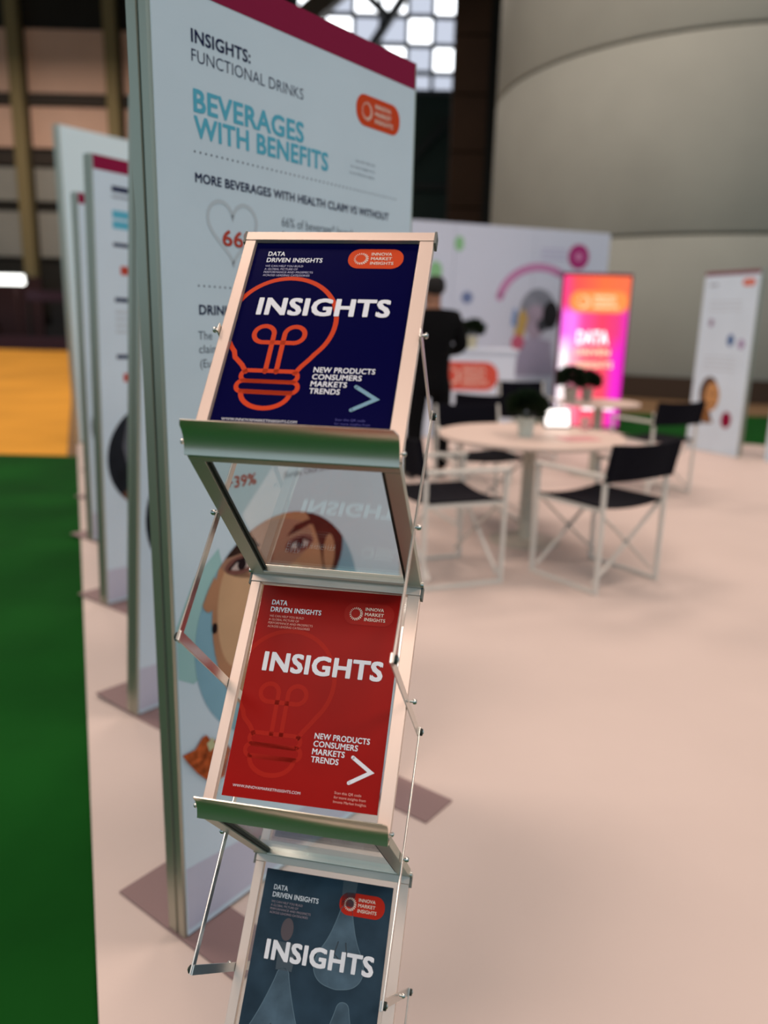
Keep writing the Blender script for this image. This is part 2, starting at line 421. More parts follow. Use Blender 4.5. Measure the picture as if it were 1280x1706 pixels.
pt, pf, pfn = panel_shell((-0.443, 1.522, FZ), ANG, W1, H1, 'tall white fabric panel about functional drinks behind the brochure rack', 'white panels with magenta header in a row')
Z = 0.0004
def ptext(name, s, x, z, cap, w, m, bold=0.0): return text(name, s, x, z - FZ, cap, w, m, pf, pfn, Z, bold)
ptext('heading_text', 'INSIGHTS:', 0.096, 1.926, 0.023, 0.149, NAVY_INK, 0.022)
ptext('subheading_text', 'FUNCTIONAL DRINKS', 0.096, 1.894, 0.021, 0.303, NAVY_INK, -0.006)
ptext('title_text', 'BEVERAGES', 0.097, 1.807, 0.041, 0.304, CYAN_INK, 0.026)
ptext('title_text', 'WITH BENEFITS', 0.097, 1.762, 0.039, 0.385, CYAN_INK, 0.026)
poly_print('dotted_line', [disc(0.097 + 0.0137 * k, 1.737 - FZ, 0.0022, n=8) for k in range(48)], GREY_INK, pf, pfn, Z)
ptext('section_text', 'MORE BEVERAGES WITH HEALTH CLAIM VS WITHOUT', 0.096, 1.682, 0.0175, 0.619, NAVY_INK, 0.024)
logo(pf, 0.665, 1.919 - FZ, 0.172, 0.069, pfn, Z, ORANGE_INK, CREAM_INK)
for i, (s, w) in enumerate((('Scan this QR code', 0.075), ('for more insights from', 0.093), ('Innova Market Insights.', 0.096))):
    ptext('small_text', s, 0.655 - w, 1.800 - i * 0.0145, 0.006, w, PALE_INK)
# heart
hp = []
for k in range(48):
    t = 2 * PI * k / 48; hx = 16 * math.sin(t) ** 3; hy = 13 * math.cos(t) - 5 * math.cos(2 * t) - 2 * math.cos(3 * t) - math.cos(4 * t)
    hp.append((0.19 + hx * 0.0041, 1.606 - FZ + hy * 0.0041))
poly_print('heart_outline', stroke(hp, 0.008, True), HEART_INK, pf, pfn, Z)
text('figure_text', '66%', 0.161, 1.571 - FZ, 0.031, 0.098, RED_INK, pf, pfn, 2 * Z, 0.02)
ptext('body_text', '66% of beverage* launches', 0.331, 1.627, 0.019, 0.268, GREY_INK)
ptext('body_text', 'feature a health claim', 0.331, 1.598, 0.019, 0.215, GREY_INK)
poly_print('dotted_line', [disc(0.097 + 0.0137 * k, 1.489 - FZ, 0.0022, n=8) for k in range(48)], GREY_INK, pf, pfn, Z)
ptext('section_text', 'DRINKS', 0.096, 1.433, 0.0195, 0.098, NAVY_INK, 0.024)
ptext('body_text', 'The', 0.092, 1.384, 0.0165, 0.036, GREY_INK)
ptext('body_text', 'claim', 0.093, 1.357, 0.0165, 0.052, GREY_INK)
ptext('body_text', '(Europe', 0.095, 1.328, 0.0165, 0.075, GREY_INK)
ptext('figure_text', '+39%', 0.155, 1.064, 0.026, 0.09, RED_INK, 0.02)
ptext('body_text', '(Europe, CAGR 2018-2023)', 0.333, 1.065, 0.0145, 0.21, GREY_INK)
ptext('body_text', 'with a health claim', 0.333, 1.096, 0.0145, 0.15, GREY_INK)
# circular portrait
CX, CZ, CR = 0.335, 0.70 - FZ, 0.28
circ = disc(CX, CZ, CR, n=56)
def ph(name, polys, m, lvl): return poly_print(name, clip_all(polys, circ), m, pf, pfn, Z * lvl)
poly_print('teal_wave', [[(0.010, 0.66), (0.010, 0.78), (0.06, 0.875), (0.13, 0.93), (0.16, 0.80), (0.11, 0.66), (0.05, 0.635)]], TEALINK, pf, pfn, Z)
poly_print('lilac_lower_strip', [[(0.010, 0.02), (W1 - 0.01, 0.02), (W1 - 0.01, 0.10), (0.4, 0.14), (0.2, 0.165), (0.010, 0.185)]], LILAC, pf, pfn, Z)
ph('portrait_backdrop', [circ], SKYINK, 2)
ph('portrait_hair', [disc(0.345, 0.86, 0.205, 0.15)], HAIR_INK, 3)
ph('portrait_face', [disc(0.29, 0.755, 0.185, 0.27, n=48)], FACE_SKIN, 4)
ph('portrait_forehead', [disc(0.28, 0.90, 0.15, 0.065)], mat('print_forehead', '#a97a63', 0.8), 5)
ph('portrait_cheek', [disc(0.175, 0.765, 0.055, 0.13), disc(0.36, 0.76, 0.06, 0.08)], FACE_SKIN2, 5)
for exx in (0.098, 0.495): ph('portrait_ear', [disc(exx, 0.84, 0.022, 0.05)], FACE_SKIN, 5)
ph('portrait_earring', [disc(0.112, 0.748, 0.008, 0.013, n=16)], EYE_INK, 6)
brows = [[(0.34, 0.915), (0.37, 0.938), (0.42, 0.944), (0.47, 0.925), (0.42, 0.93), (0.375, 0.92)], [(0.115, 0.90), (0.15, 0.935), (0.23, 0.935), (0.255, 0.91), (0.2, 0.905)]]
ph('portrait_brow', brows, HAIR_INK, 6)
for ex, ez in ((0.385, 0.888), (0.195, 0.878)):
    ph('portrait_eye_shade', [disc(ex, ez, 0.05, 0.022)], mat('print_eye_shade', '#7d4a40', 0.8), 6)
    ph('portrait_eye_white', [disc(ex, ez, 0.034, 0.011, n=24)], mat('print_eye_white', '#cdb5ad', 0.8), 7)
    ph('portrait_iris', [disc(ex, ez, 0.013, 0.013, n=20)], EYE_INK, 8)
    ph('portrait_lash', stroke([(ex - 0.038, ez - 0.003), (ex - 0.018, ez + 0.011), (ex + 0.008, ez + 0.013), (ex + 0.038, ez)], 0.006), EYE_INK, 9)
ph('portrait_nose', stroke([(0.29, 0.88), (0.278, 0.79), (0.262, 0.755), (0.285, 0.743), (0.315, 0.75)], 0.007), mat('print_nose_shade', '#8f5a44', 0.8), 6)
ph('portrait_lips', [[(0.225, 0.655), (0.27, 0.675), (0.29, 0.67), (0.31, 0.675), (0.355, 0.655), (0.29, 0.625)]], LIP_INK, 6)
ph('portrait_shoulder', [disc(0.3, 0.40, 0.2, 0.09)], mat('print_top_white', '#c9ccd0', 0.8), 6)
sp = [(0.010, 0.478), (0.045, 0.477), (0.066, 0.498), (0.078, 0.500), (0.092, 0.478), (0.125, 0.47), (0.15, 0.43), (0.13, 0.37), (0.085, 0.375), (0.05, 0.415), (0.028, 0.448)]
poly_print('spice_picture', [sp], BERRY, pf, pfn, Z * 10)
poly_print('spice_picture', [[(0.078, 0.478), (0.095, 0.487), (0.105, 0.46), (0.085, 0.455)]], mat('print_leaf', '#c8c79a', 0.8), pf, pfn, Z * 11)

def simple_art(fr, fn, W, H, kind):
    poly_print('heading_text', [[(0.10, H - 0.145), (0.25, H - 0.145), (0.25, H - 0.12), (0.10, H - 0.12)]], NAVY_INK, fr, fn, Z)
    poly_print('subheading_text', [[(0.10, H - 0.172), (0.40, H - 0.172), (0.40, H - 0.160), (0.10, H - 0.160)]], PALE_INK, fr, fn, Z)
    for q in ([(0.10, H - 0.26), (0.42, H - 0.26), (0.42, H - 0.225), (0.10, H - 0.225)], [(0.10, H - 0.305), (0.46, H - 0.305), (0.46, H - 0.27), (0.10, H - 0.27)]):
        poly_print('title_text', [q], CYAN_INK, fr, fn, Z)
    poly_print('section_text', [[(0.10, H - 0.385), (0.70, H - 0.385), (0.70, H - 0.368), (0.10, H - 0.368)]], NAVY_INK, fr, fn, Z)
    poly_print('section_text', [[(0.10, H - 0.635), (0.5, H - 0.635), (0.5, H - 0.615), (0.10, H - 0.615)]], NAVY_INK, fr, fn, Z)
    poly_print('section_text', [[(0.10, H - 0.90), (0.5, H - 0.90), (0.5, H - 0.88), (0.10, H - 0.88)]], NAVY_INK, fr, fn, Z)
    poly_print('body_text', [[(0.10, H - 0.69 - 0.03 * k), (0.45 - 0.05 * k, H - 0.69 - 0.03 * k), (0.45 - 0.05 * k, H - 0.675 - 0.03 * k), (0.10, H - 0.675 - 0.03 * k)] for k in range(4)], HEART_INK, fr, fn, Z)
    poly_print('figure_text', [[(0.135, H - 0.51), (0.25, H - 0.51), (0.25, H - 0.47), (0.135, H - 0.47)], [(0.135, H - 1.01), (0.25, H - 1.01), (0.25, H - 0.97), (0.135, H - 0.97)]], RED_INK, fr, fn, Z)
    logo(fr, 0.665, H - 0.147, 0.172, 0.069, fn, Z, ORANGE_INK, CREAM_INK)
    c = disc(0.30, 0.74, 0.27, n=48)
    poly_print('photo_backdrop', [c], GREYPHOTO if kind == 1 else DARKPHOTO, fr, fn, Z)
    poly_print('photo_shape', clip_all([[(0.0, 1.0), (0.16, 1.0), (0.12, 0.8), (0.18, 0.55), (0.0, 0.5)]], c), DARKPHOTO, fr, fn, Z * 2)
    poly_print('photo_shape', clip_all([disc(0.2, 0.50, 0.13, 0.09)], c), mat('print_brown_food', '#5d3d2c', 0.8, var=0.5, vscale=20), fr, fn, Z * 3)
    poly_print('photo_shape', clip_all([disc(0.19, 0.575, 0.035, 0.05), disc(0.24, 0.60, 0.03, 0.03)], c), YEL, fr, fn, Z * 4)
    poly_print('lilac_lower_strip', [[(0.010, 0.02), (W - 0.01, 0.02), (W - 0.01, 0.14), (0.010, 0.185)]], LILAC, fr, fn, Z)
rows = [((-0.889, 2.566), 2.09, (0.042, 0.034), 'white panel standing directly behind the functional drinks panel', 1),
        ((-1.397, 3.682), 2.13, (0.018, 0.016), 'white panel with magenta header, third in the row of panels', 1),
        ((-1.905, 4.845), 2.14, (0.012, 0.012), 'narrow sliver of a white panel, fourth in the row of panels', 0),
        ((-2.33, 5.98), 2.12, (0.01, 0.008), 'barely visible white panel, fifth in the row of panels', 0),
        ((-2.72, 7.10), 2.10, (0.01, 0.008), 'farthest and last white panel in the row of panels', 0)]
for (p, H, lean, lab, kd) in rows:
    t, fr, fn = panel_shell((p[0], p[1], FZ), ANG, 0.822, H, lab, 'white panels with magenta header in a row', lean)
    simple_art(fr, fn, 0.822, H, kd)
# tall blank white wall at the end of the row
tw = thing('partition_wall', 'tall blank pale blue white partition behind the row of panels', 'partition', (-3.57, 8.9, 0), ANG)
BLANK = mat('blank_white_board', '#d4e8ee', 0.8, 0, 0.2)
MB().box(0, 2.2, 0, 0.08, 0.02, 3.42).build('board', BLANK, tw, bevel=0.004)
MB().box(-0.02, 0.0, -0.005, 0.085, 0.0, 3.42).build('edge_profile', PROFILE, tw)
MB().box(2.2, 2.22, -0.005, 0.085, 0.0, 3.42).build('edge_profile', PROFILE, tw)
MB().box(0.0, 2.2, -0.002, 0.082, 0.0, 0.02).build('bottom_profile', PROFILE, tw)
# panel at the right
BANDR = mat('header_muted_plum', '#7d4452', 0.75)
A2 = math.atan2(-0.905, 0.426)
t, fr, fn = panel_shell((3.86, 9.86, 0.0), A2, 0.815, 2.16, 'white panel at the far right with a woman portrait and maroon dot', None, (0, 0), False, 0.05, 0.06, BANDR)
logo(fr, 0.66, 2.02, 0.17, 0.08, fn, Z, ORANGE_INK, CREAM_INK)
poly_print('heading_text', [[(0.09, 1.99), (0.22, 1.99), (0.22, 2.015), (0.09, 2.015)]], PALE_INK, fr, fn, Z)
poly_print('figure_dot', [disc(0.18, 1.56, 0.035, 0.05, n=20)], mat('print_mauve', '#8f7a96', 0.8), fr, fn, Z)
poly_print('figure_dot', [disc(0.50, 1.36, 0.05, 0.07, n=20)], BLUEDOT, fr, fn, Z)
poly_print('figure_dot', [disc(0.66, 1.32, 0.045, 0.06, n=20)], mat('print_lilac', '#a590b4', 0.8), fr, fn, Z)
poly_print('body_text', [[(0.12, 1.80 - 0.05 * k), (0.6, 1.80 - 0.05 * k), (0.6, 1.815 - 0.05 * k), (0.12, 1.815 - 0.05 * k)] for k in range(3)] +
           [[(0.12, 1.15 - 0.05 * k), (0.6, 1.15 - 0.05 * k), (0.6, 1.165 - 0.05 * k), (0.12, 1.165 - 0.05 * k)] for k in range(4)], HEART_INK, fr, fn, Z)
poly_print('portrait_hair', [disc(0.27, 0.72, 0.14, 0.20), [(0.14, 0.66), (0.30, 0.55), (0.38, 0.36), (0.24, 0.34), (0.16, 0.42)]], mat('print_brown_hair', '#4a2f1e', 0.8, var=0.3, vscale=10), fr, fn, Z)
poly_print('portrait_face', [disc(0.325, 0.68, 0.115, 0.175)], mat('print_tan_skin', '#c08b54', 0.8, var=0.15, vscale=8), fr, fn, Z * 2)
poly_print('portrait_neck', [[(0.21, 0.55), (0.30, 0.52), (0.30, 0.42), (0.40, 0.37), (0.22, 0.37)]], mat('print_neck', '#96642f', 0.8, var=0.2, vscale=8), fr, fn, Z * 3)
for nm_, q in (('portrait_eye', disc(0.29, 0.71, 0.02, 0.012, n=12)), ('portrait_eye', disc(0.375, 0.71, 0.018, 0.012, n=12)), ('portrait_mouth', disc(0.335, 0.585, 0.03, 0.012, n=12))):
    poly_print(nm_, [q], EYE_INK, fr, fn, Z * 4)
poly_print('maroon_dot', [disc(0.58, 0.42, 0.075, 0.10)], MAROON, fr, fn, Z)
t, fr, fn = panel_shell((4.43, 8.93, 0.0), A2 + 0.25, 0.815, 2.10, 'white panel cut off by the right picture edge with blue spot', None, (0, 0), False, 0.05, 0.06, BANDR)
poly_print('photo_shape', [disc(0.12, 0.62, 0.10, 0.12)], mat('print_navy_photo', '#24304e', 0.8), fr, fn, Z)

# ------------------------------------------------------------------ zigzag brochure rack
PSI = -0.1887
RX, RY = -0.0686, 1.0756
wxv = Vector((math.cos(PSI), math.sin(PSI), 0)); dpv = Vector((math.sin(PSI), -math.cos(PSI), 0))
rack = thing('brochure_rack', 'folding zigzag aluminium brochure rack with clear acrylic shelves', 'brochure rack', (RX, RY, 0), PSI)
HW = 0.1275; PER = 0.482; ZT = 1.5386; DZ = 0.2675; DF = 0.211
def frame_map(a, b, out):
    """a, b: (d, z) of the upper and lower line of the frame; returns fn(x, v, n) in rack coordinates"""
    L = math.hypot(b[0] - a[0], b[1] - a[1]); e = ((b[0] - a[0]) / L, (b[1] - a[1]) / L)
    nrm = (-e[1], e[0]) if (-e[1]) > 0 else (e[1], -e[0])         # towards the viewer (d positive)
    return L, lambda x, v, n: (x, -(a[0] + e[0] * v + nrm[0] * n), a[1] + e[1] * v + nrm[1] * n)
def fbox(fn, x0, x1, v0, v1, n0, n1):
    mb = MB(); vs = [fn(x, v, n) for x in (x0, x1) for v in (v0, v1) for n in (n0, n1)]
    return mb.add(vs, [(0, 1, 3, 2), (4, 6, 7, 5), (0, 4, 5, 1), (2, 3, 7, 6), (0, 2, 6, 4), (1, 5, 7, 3)])
def bolt(parent, x, d, z, s, r=0.0055, l=0.010):
    r *= 0.78; l *= 0.8
    M = Matrix.Translation((x, -d, z)) @ Matrix.Rotation(s * PI / 2, 4, 'Y')
    o = MB().lathe([(r * 0.5, 0), (r * 0.5, l * 0.45), (r, l * 0.5), (r, l * 0.8), (r * 0.6, l)], 12, M).build('bolt', STEEL, parent, smooth=True)
    return o
shelf_maps = []
for i in range(3):
    T = (0.0, ZT - PER * i); F = (DF, ZT - PER * i - DZ); T2 = (0.0, ZT - PER * (i + 1))
    L, fn = frame_map(T, F, 1); shelf_maps.append((T, F, fn))
    sf = fbox(fn, -HW, HW, 0.0, 0.0135, -0.013, 0.001).build('shelf_frame', ALUR, rack, bevel=0.0008)
    for s in (-1, 1):
        x0, x1 = sorted((s * HW, s * (HW - (0.0180 if s > 0 else 0.0145))))
        fbox(fn, x0, x1, 0.0138, L - 0.004, -0.012, 0.0).build('side_rail', ALUR, sf, bevel=0.0007)
        xa, xb = sorted((s * HW, s * (HW + 0.003)))
        fbox(fn, xa, xb, -0.001, 0.018, -0.014, 0.001).build('end_cap', mat('end_cap_grey', '#6d6f68', 0.6), sf)
    fbox(fn, -HW + 0.0145, HW - 0.0180, L - 0.016, L - 0.004, -0.012, -0.002).build('bottom_rail', ALUR, sf, bevel=0.0007)
    fbox(fn, -HW + 0.0146, HW - 0.0181, 0.0137, L - 0.0165, -0.0118, -0.0098).build('pane', ACRYL, sf)
    # flared tray lip: an extrusion with rounded upper corners
    prof = [(0.2182, -0.002), (0.2174, 0.004), (0.2174, 0.011), (0.2190, 0.019), (0.2225, 0.0265), (0.2275, 0.0335), (0.2355, 0.0405)]
    lip = MB(); vs = []; nP = len(prof)
    for (d, z) in prof:
        k = max(0.0, (z - 0.0345) / 0.006); hw = HW - (0.0045 * k * k)
        dn, zn = d - 0.0013, z + 0.0006
        vs += [(-hw, -d, F[1] + z), (hw, -d, F[1] + z), (hw, -dn, F[1] + zn), (-hw, -dn, F[1] + zn)]
    fs = []
    for k in range(nP - 1):
        a = 4 * k; b = a + 4
        fs += [(a, a + 1, b + 1, b), (a + 1, a + 2, b + 2, b + 1), (a + 2, a + 3, b + 3, b + 2), (a + 3, a, b, b + 3)]
    fs += [(3, 2, 1, 0), (4 * nP - 4, 4 * nP - 3, 4 * nP - 2, 4 * nP - 1)]
    lp = lip.add(vs, fs).build('tray_lip', ALU, sf, smooth=True)
    MB().box(-HW, HW, -0.2168, -DF + 0.018, F[1] - 0.003, F[1] - 0.001).build('tray_floor', ALU, sf)
    for s in (-1, 1): bolt(sf, s * HW, 0.212, F[1] + 0.012, s, 0.004, 0.008)
    # brace frame running back and down to the next shelf
    Lb, fb = frame_map(F, T2, 1)
    bf = fbox(fb, -HW, HW, 0.004, 0.014, -0.008, 0.003).build('brace_frame', BRACE, rack, bevel=0.0007)
    for s in (-1, 1):
        x0, x1 = sorted((s * HW, s * (HW - 0.0195)))
        fbox(fb, x0, x1, 0.0142, Lb - 0.003, -0.009, 0.003).build('side_rail', BRACE, bf, bevel=0.0007)
        for k in range(2):
            xs = s * (HW - 0.0205 - 0.0022 * k); xa, xb = sorted((xs, xs - s * 0.0012))
            fbox(fb, xa, xb, 0.0145, Lb - 0.012, -0.004, 0.001 - 0.001 * k).build('pane_bead', RUBBER, bf)
    fbox(fb, -HW + 0.0195, HW - 0.0195, Lb - 0.012, Lb - 0.003, -0.009, 0.003).build('bottom_rail', ALU, bf, bevel=0.0007)
    fbox(fb, -HW + 0.0198, HW - 0.0198, 0.0145, Lb - 0.0122, -0.005, -0.003).build('pane', ACRYL, bf)
    MB().tube([(-HW - 0.004, -0.003, T2[1] + 0.004), (HW + 0.004, -0.003, T2[1] + 0.004)], 0.0042, 10).build('hinge_rod', STEEL, bf, smooth=True)
# scissor links on both sides
eb = [(-0.015, 1.300 - PER * k) for k in range(3)]; ef = [(0.240, 1.050 - PER * k) for k in range(3)]
chain = [(0.101, 1.410)]
for k in range(3): chain += [eb[k], ef[k]]
chain.append((0.101, 1.410 - 3 * PER + 0.0))
for s in (-1, 1):
    for k in range(len(chain) - 2):
        a, b = chain[k], chain[k + 1]; off = s * (HW + 0.0015 + (0.0024 if k % 2 else 0.0))
        da, dz = b[0] - a[0], b[1] - a[1]; l = math.hypot(da, dz); da /= l; dz /= l
        pa = (off, -(a[0] - da * 0.006), a[1] - dz * 0.006); pb = (off, -(b[0] + da * 0.006), b[1] + dz * 0.006)
        MB().bar(pa, pb, 0.0022, 0.0125, (0, -dz, -da)).build('scissor_link', STEEL, rack, bevel=0.0005)
    for k, (d, z) in enumerate(chain[:-1]): bolt(rack, s * (HW + 0.003), d, z, s, 0.005, 0.009)
    for k in range(3):
        if k: bolt(rack, s * (HW + 0.004), 0.101, 1.410 - PER * k, s, 0.005, 0.012)
        bolt(rack, s * (HW + 0.002), 0.116, 1.175 - PER * k, s, 0.005, 0.014)
        for (d, z) in (eb[k], ef[k]):
            M = Matrix.Translation((s * (HW + 0.004), -d, z)) @ Matrix.Rotation(s * PI / 2, 4, 'Y')
            MB().lathe([(0.0055, 0), (0.0055, 0.004), (0.004, 0.005)], 12, M).build('end_knob', RUBBER, rack, smooth=True)
# foot of the rack
TB = ZT - 3 * PER
MB().box(-0.14, 0.14, -0.30, 0.09, 0.0, 0.008).build('base_plate', ALU, rack, bevel=0.002)
for s in (-1, 1):
    MB().box(*sorted((s * HW, s * (HW - 0.02))), -0.008, 0.008, 0.008, TB + 0.012).build('base_post', ALU, rack)

# ------------------------------------------------------------------ brochures
BLUEC = mat('cover_deep_blue', '#04043a', 0.25, 0, 0.05)
REDC = mat('cover_red', '#a0100a', 0.35, 0, 0.08, var=0.03, vscale=12)
SLATE = mat('cover_slate_photo', '#2a3c4a', 0.3, 0, 0.15, var=0.35, vscale=14)
PAGES = mat('page_edge', '#d9dce2', 0.8)
BULB_O = mat('bulb_orange', '#d63f14', 0.4, 0, 0.15)
BULB_R = mat('bulb_dull_red', '#b01d0e', 0.4, 0, 0.1)
ARROW_T = mat('arrow_pale_teal', '#7ea6b8', 0.5, 0, 0.15)
INK_DIM = mat('dim_blue_text', '#4a4a92', 0.5, 0, 0.15)
INK_W = mat('cover_white_text', '#efeff4', 0.5, 0, 0.15)
INK_PALE = mat('cover_pale_text', '#c6c2dc', 0.5, 0, 0.15)
INK_PINK = mat('cover_pink_text', '#f0b3a4', 0.5, 0, 0.15)
LOZ_R = mat('lozenge_red_on_red', '#aa170c', 0.4, 0, 0.15)
LOZ_D = mat('lozenge_red', '#c8260f', 0.4, 0, 0.15)
BH = 0.297
def brochure(i, sx, BW, shift, tv, tilt, label, cover, bulb, arrow, loz, cream, small, scan, kind):
    T, F, fn = shelf_maps[i]
    def W(x, v, n):
        p = fn(x, v, n); return Vector((RX, RY, 0)) + wxv * p[0] - dpv * p[1] + Vector((0, 0, p[2]))
    o = W(sx, tv, -0.0094); ex = (W(sx + 1, tv, -0.0094) - o).normalized(); ey = -(W(sx, tv + 1, -0.0094) - o).normalized(); ez = ex.cross(ey)
    M = Matrix(((ex.x, ey.x, ez.x, o.x), (ex.y, ey.y, ez.y, o.y), (ex.z, ey.z, ez.z, o.z), (0, 0, 0, 1))) @ Matrix.Rotation(tilt, 4, 'Z')
    b = thing('brochure', label, 'brochure', group='brochures in the zigzag rack', M=M)
    MB().box(0, BW, -BH, 0, 0.0, 0.0032).build('pages', PAGES, b)
    cv = MB().box(-0.0003, BW + 0.0003, -BH - 0.0003, 0.0003, 0.0033, 0.0038).build('cover', cover, b)
    f2 = lambda x, y, h: (x + shift, y, 0.0038 + h)
    h = 0.00016
    page = [(0.0002 - shift, -BH), (BW - shift, -BH), (BW - shift, 0), (0.0002 - shift, 0)]
    def pr(name, polys, m, lv=1): return poly_print(name, clip_all(polys, page), m, cv, f2, h * lv)
    def tx(name, s, x, t, cap, w, m, bold=0.0, lv=3): return text(name, s, x, -t, cap, w, m, cv, f2, h * lv, bold)
    if kind == 'bulb':
        cx, cy, r, sw = 0.0575, -0.137, 0.0705, 0.0062
        path = [(0.0265, -0.214), (0.0195, -0.204), (0.008, -0.193)]
        a0, a1 = math.radians(222), math.radians(-42)
        path += [(cx + r * math.cos(a0 + (a1 - a0) * k / 60), cy + r * math.sin(a0 + (a1 - a0) * k / 60)) for k in range(61)]
        path += [(0.104, -0.193), (0.0955, -0.204), (0.0895, -0.214)]
        pr('bulb_outline', stroke(path, sw), bulb, 1)
        lp = [(0.0515, -0.213), (0.0515, -0.158)] + [(0.0385 + 0.0130 * math.cos(t), -0.1565 + 0.0125 * math.sin(t)) for t in [k * PI / 18 for k in range(0, 28)]]
        lp += [(0.0385, -0.169), (0.0785, -0.169)]
        lp += [(0.0785 + 0.0130 * math.cos(t), -0.1565 + 0.0125 * math.sin(t)) for t in [-PI / 2 + k * PI / 18 for k in range(0, 28)]]
        lp += [(0.0655, -0.158), (0.0655, -0.213)]
        pr('bulb_filament', stroke(lp, sw), bulb, 1)
        for (cyy, wd, hh) in ((-0.2195, 0.072, 0.0155), (-0.235, 0.078, 0.0155)):
            pr('bulb_thread', stroke(rrect(0.0580, cyy, wd, hh, hh * 0.49, 6), 0.0058, True), bulb, 1)
        bowl = [(0.0270, -0.2427)] + [(0.058 + 0.031 * math.cos(t), -0.243 + 0.0225 * math.sin(t)) for t in [PI + k * PI / 20 for k in range(21)]]
        pr('bulb_cap', stroke(bowl, 0.0062, True), bulb, 1)
    else:
        GL = mat('print_glass_bulb', '#4c6170', 0.35, 0, 0.2, var=0.3, vscale=25); GE = mat('print_glass_edge', '#5f7684', 0.35, 0, 0.2)
        GD = mat('print_filament_dark', '#26333d', 0.4)
        for (cx, a, c, rr_) in ((0.140, 0.035, 0.150, 0.040), (0.055, 0.135, 0.300, 0.058), (0.155, 0.165, 0.33, 0.052)):
            pts = [(0.008, a), (0.012, a + 0.018), (rr_ * 0.55, a + (c - a) * 0.42), (rr_ * 0.9, a + (c - a) * 0.62), (rr_, a + (c - a) * 0.75), (rr_ * 0.92, a + (c - a) * 0.87), (rr_ * 0.62, a + (c - a) * 0.965), (0.004, c)]
            poly = [(cx + w, -y) for w, y in pts] + [(cx - w, -y) for w, y in pts[::-1]]
            for _ in range(2):
                n_ = len(poly); poly = [(poly[j][0] * w_ + poly[(j + 1) % n_][0] * (1 - w_), poly[j][1] * w_ + poly[(j + 1) % n_][1] * (1 - w_)) for j in range(n_) for w_ in (0.75, 0.25)]
            pr('glass_bulb', [poly], GL, 1)
            pr('glass_bulb_edge', stroke(poly, 0.0012, True), GE, 2)
            pr('bulb_filament', stroke([(cx - 0.006, -(a + (c - a) * 0.45)), (cx - 0.010, -(a + (c - a) * 0.6)), (cx, -(a + (c - a) * 0.66)), (cx + 0.010, -(a + (c - a) * 0.6)), (cx + 0.006, -(a + (c - a) * 0.45))], 0.002), GD, 2)
        for q in ([(0.128, 0), (0.152, 0), (0.150, -0.036), (0.130, -0.036)], [(0.04, -0.10), (0.07, -0.10), (0.068, -0.138), (0.042, -0.138)]):
            pr('lamp_socket', [q], mat('print_socket', '#3d4a54', 0.4), 2)
        pr('warm_glow', [disc(0.05, -0.082, 0.010, 0.016)], mat('print_warm_glow', '#54474c', 0.5), 2)
    tx('small_heading_text', 'DATA', 0.0165, 0.0288, 0.0074, 0.0235, INK_W, 0.02)
    tx('small_heading_text', 'DRIVEN INSIGHTS', 0.0165, 0.0395, 0.0074, 0.0765, INK_W, 0.02)
    for k, (s, w) in enumerate((('WE CAN HELP YOU BUILD', 0.052), ('A GLOBAL PICTURE OF', 0.0455), ('PERFORMANCE AND PROSPECTS', 0.067), ('ACROSS LEADING CATEGORIES', 0.0635))):
        tx('small_text', s, 0.0165, 0.0475 + k * 0.0052, 0.0031, w, small)
    logo(cv, 0.1635, -0.032, 0.073, 0.0325, f2, h * 2, loz, cream)
    tx('main_title_text', 'INSIGHTS', 0.0205, 0.1265, 0.0275, 0.174, INK_W, 0.034, 4)
    if kind == 'bulb' or True:
        for k, (s, w) in enumerate((('NEW PRODUCTS', 0.0765), ('CONSUMERS', 0.0615), ('MARKETS', 0.045), ('TRENDS', 0.038))):
            tx('topic_text', s, 0.1125, 0.2115 + k * 0.0102, 0.0077, w, INK_W, 0.02)
        pr('arrow_mark', stroke([(0.169, -0.2300), (0.1955, -0.2465), (0.168, -0.2625)], 0.0050), arrow, 3)
        tx('web_address_text', 'WWW.INNOVAMARKETINSIGHTS.COM', 0.0115, 0.2845, 0.0034, 0.094, INK_W, 0.0)
        for k, (s, w) in enumerate((('Scan this QR code', 0.036), ('for more insights from', 0.0425), ('Innova Market Insights.', 0.0445))):
            tx('small_text', s, 0.151, 0.2780 + k * 0.0055, 0.0032, w, scan)
    return b
brochure(0, -0.1120, 0.2195, 0.0025, 0.0075, 0.0, 'deep blue brochure with orange light bulb on the top shelf', BLUEC, BULB_O, ARROW_T, ORANGE_INK, CREAM_INK, INK_PALE, INK_DIM, 'bulb')
brochure(1, -0.1080, 0.2115, 0.001, 0.0170, 0.012, 'red brochure with faint light bulb on the middle shelf', REDC, BULB_R, INK_W, LOZ_R, CREAM_INK, INK_PINK, INK_PINK, 'bulb')
brochure(2, -0.1067, 0.2095, 0.0, 0.0225, 0.0, 'dark slate brochure with glass bulbs photo on the lowest shelf', SLATE, BULB_R, INK_W, LOZ_D, CREAM_INK, mat('cover_dim_pink', '#a58f98', 0.6), INK_PALE, 'photo')

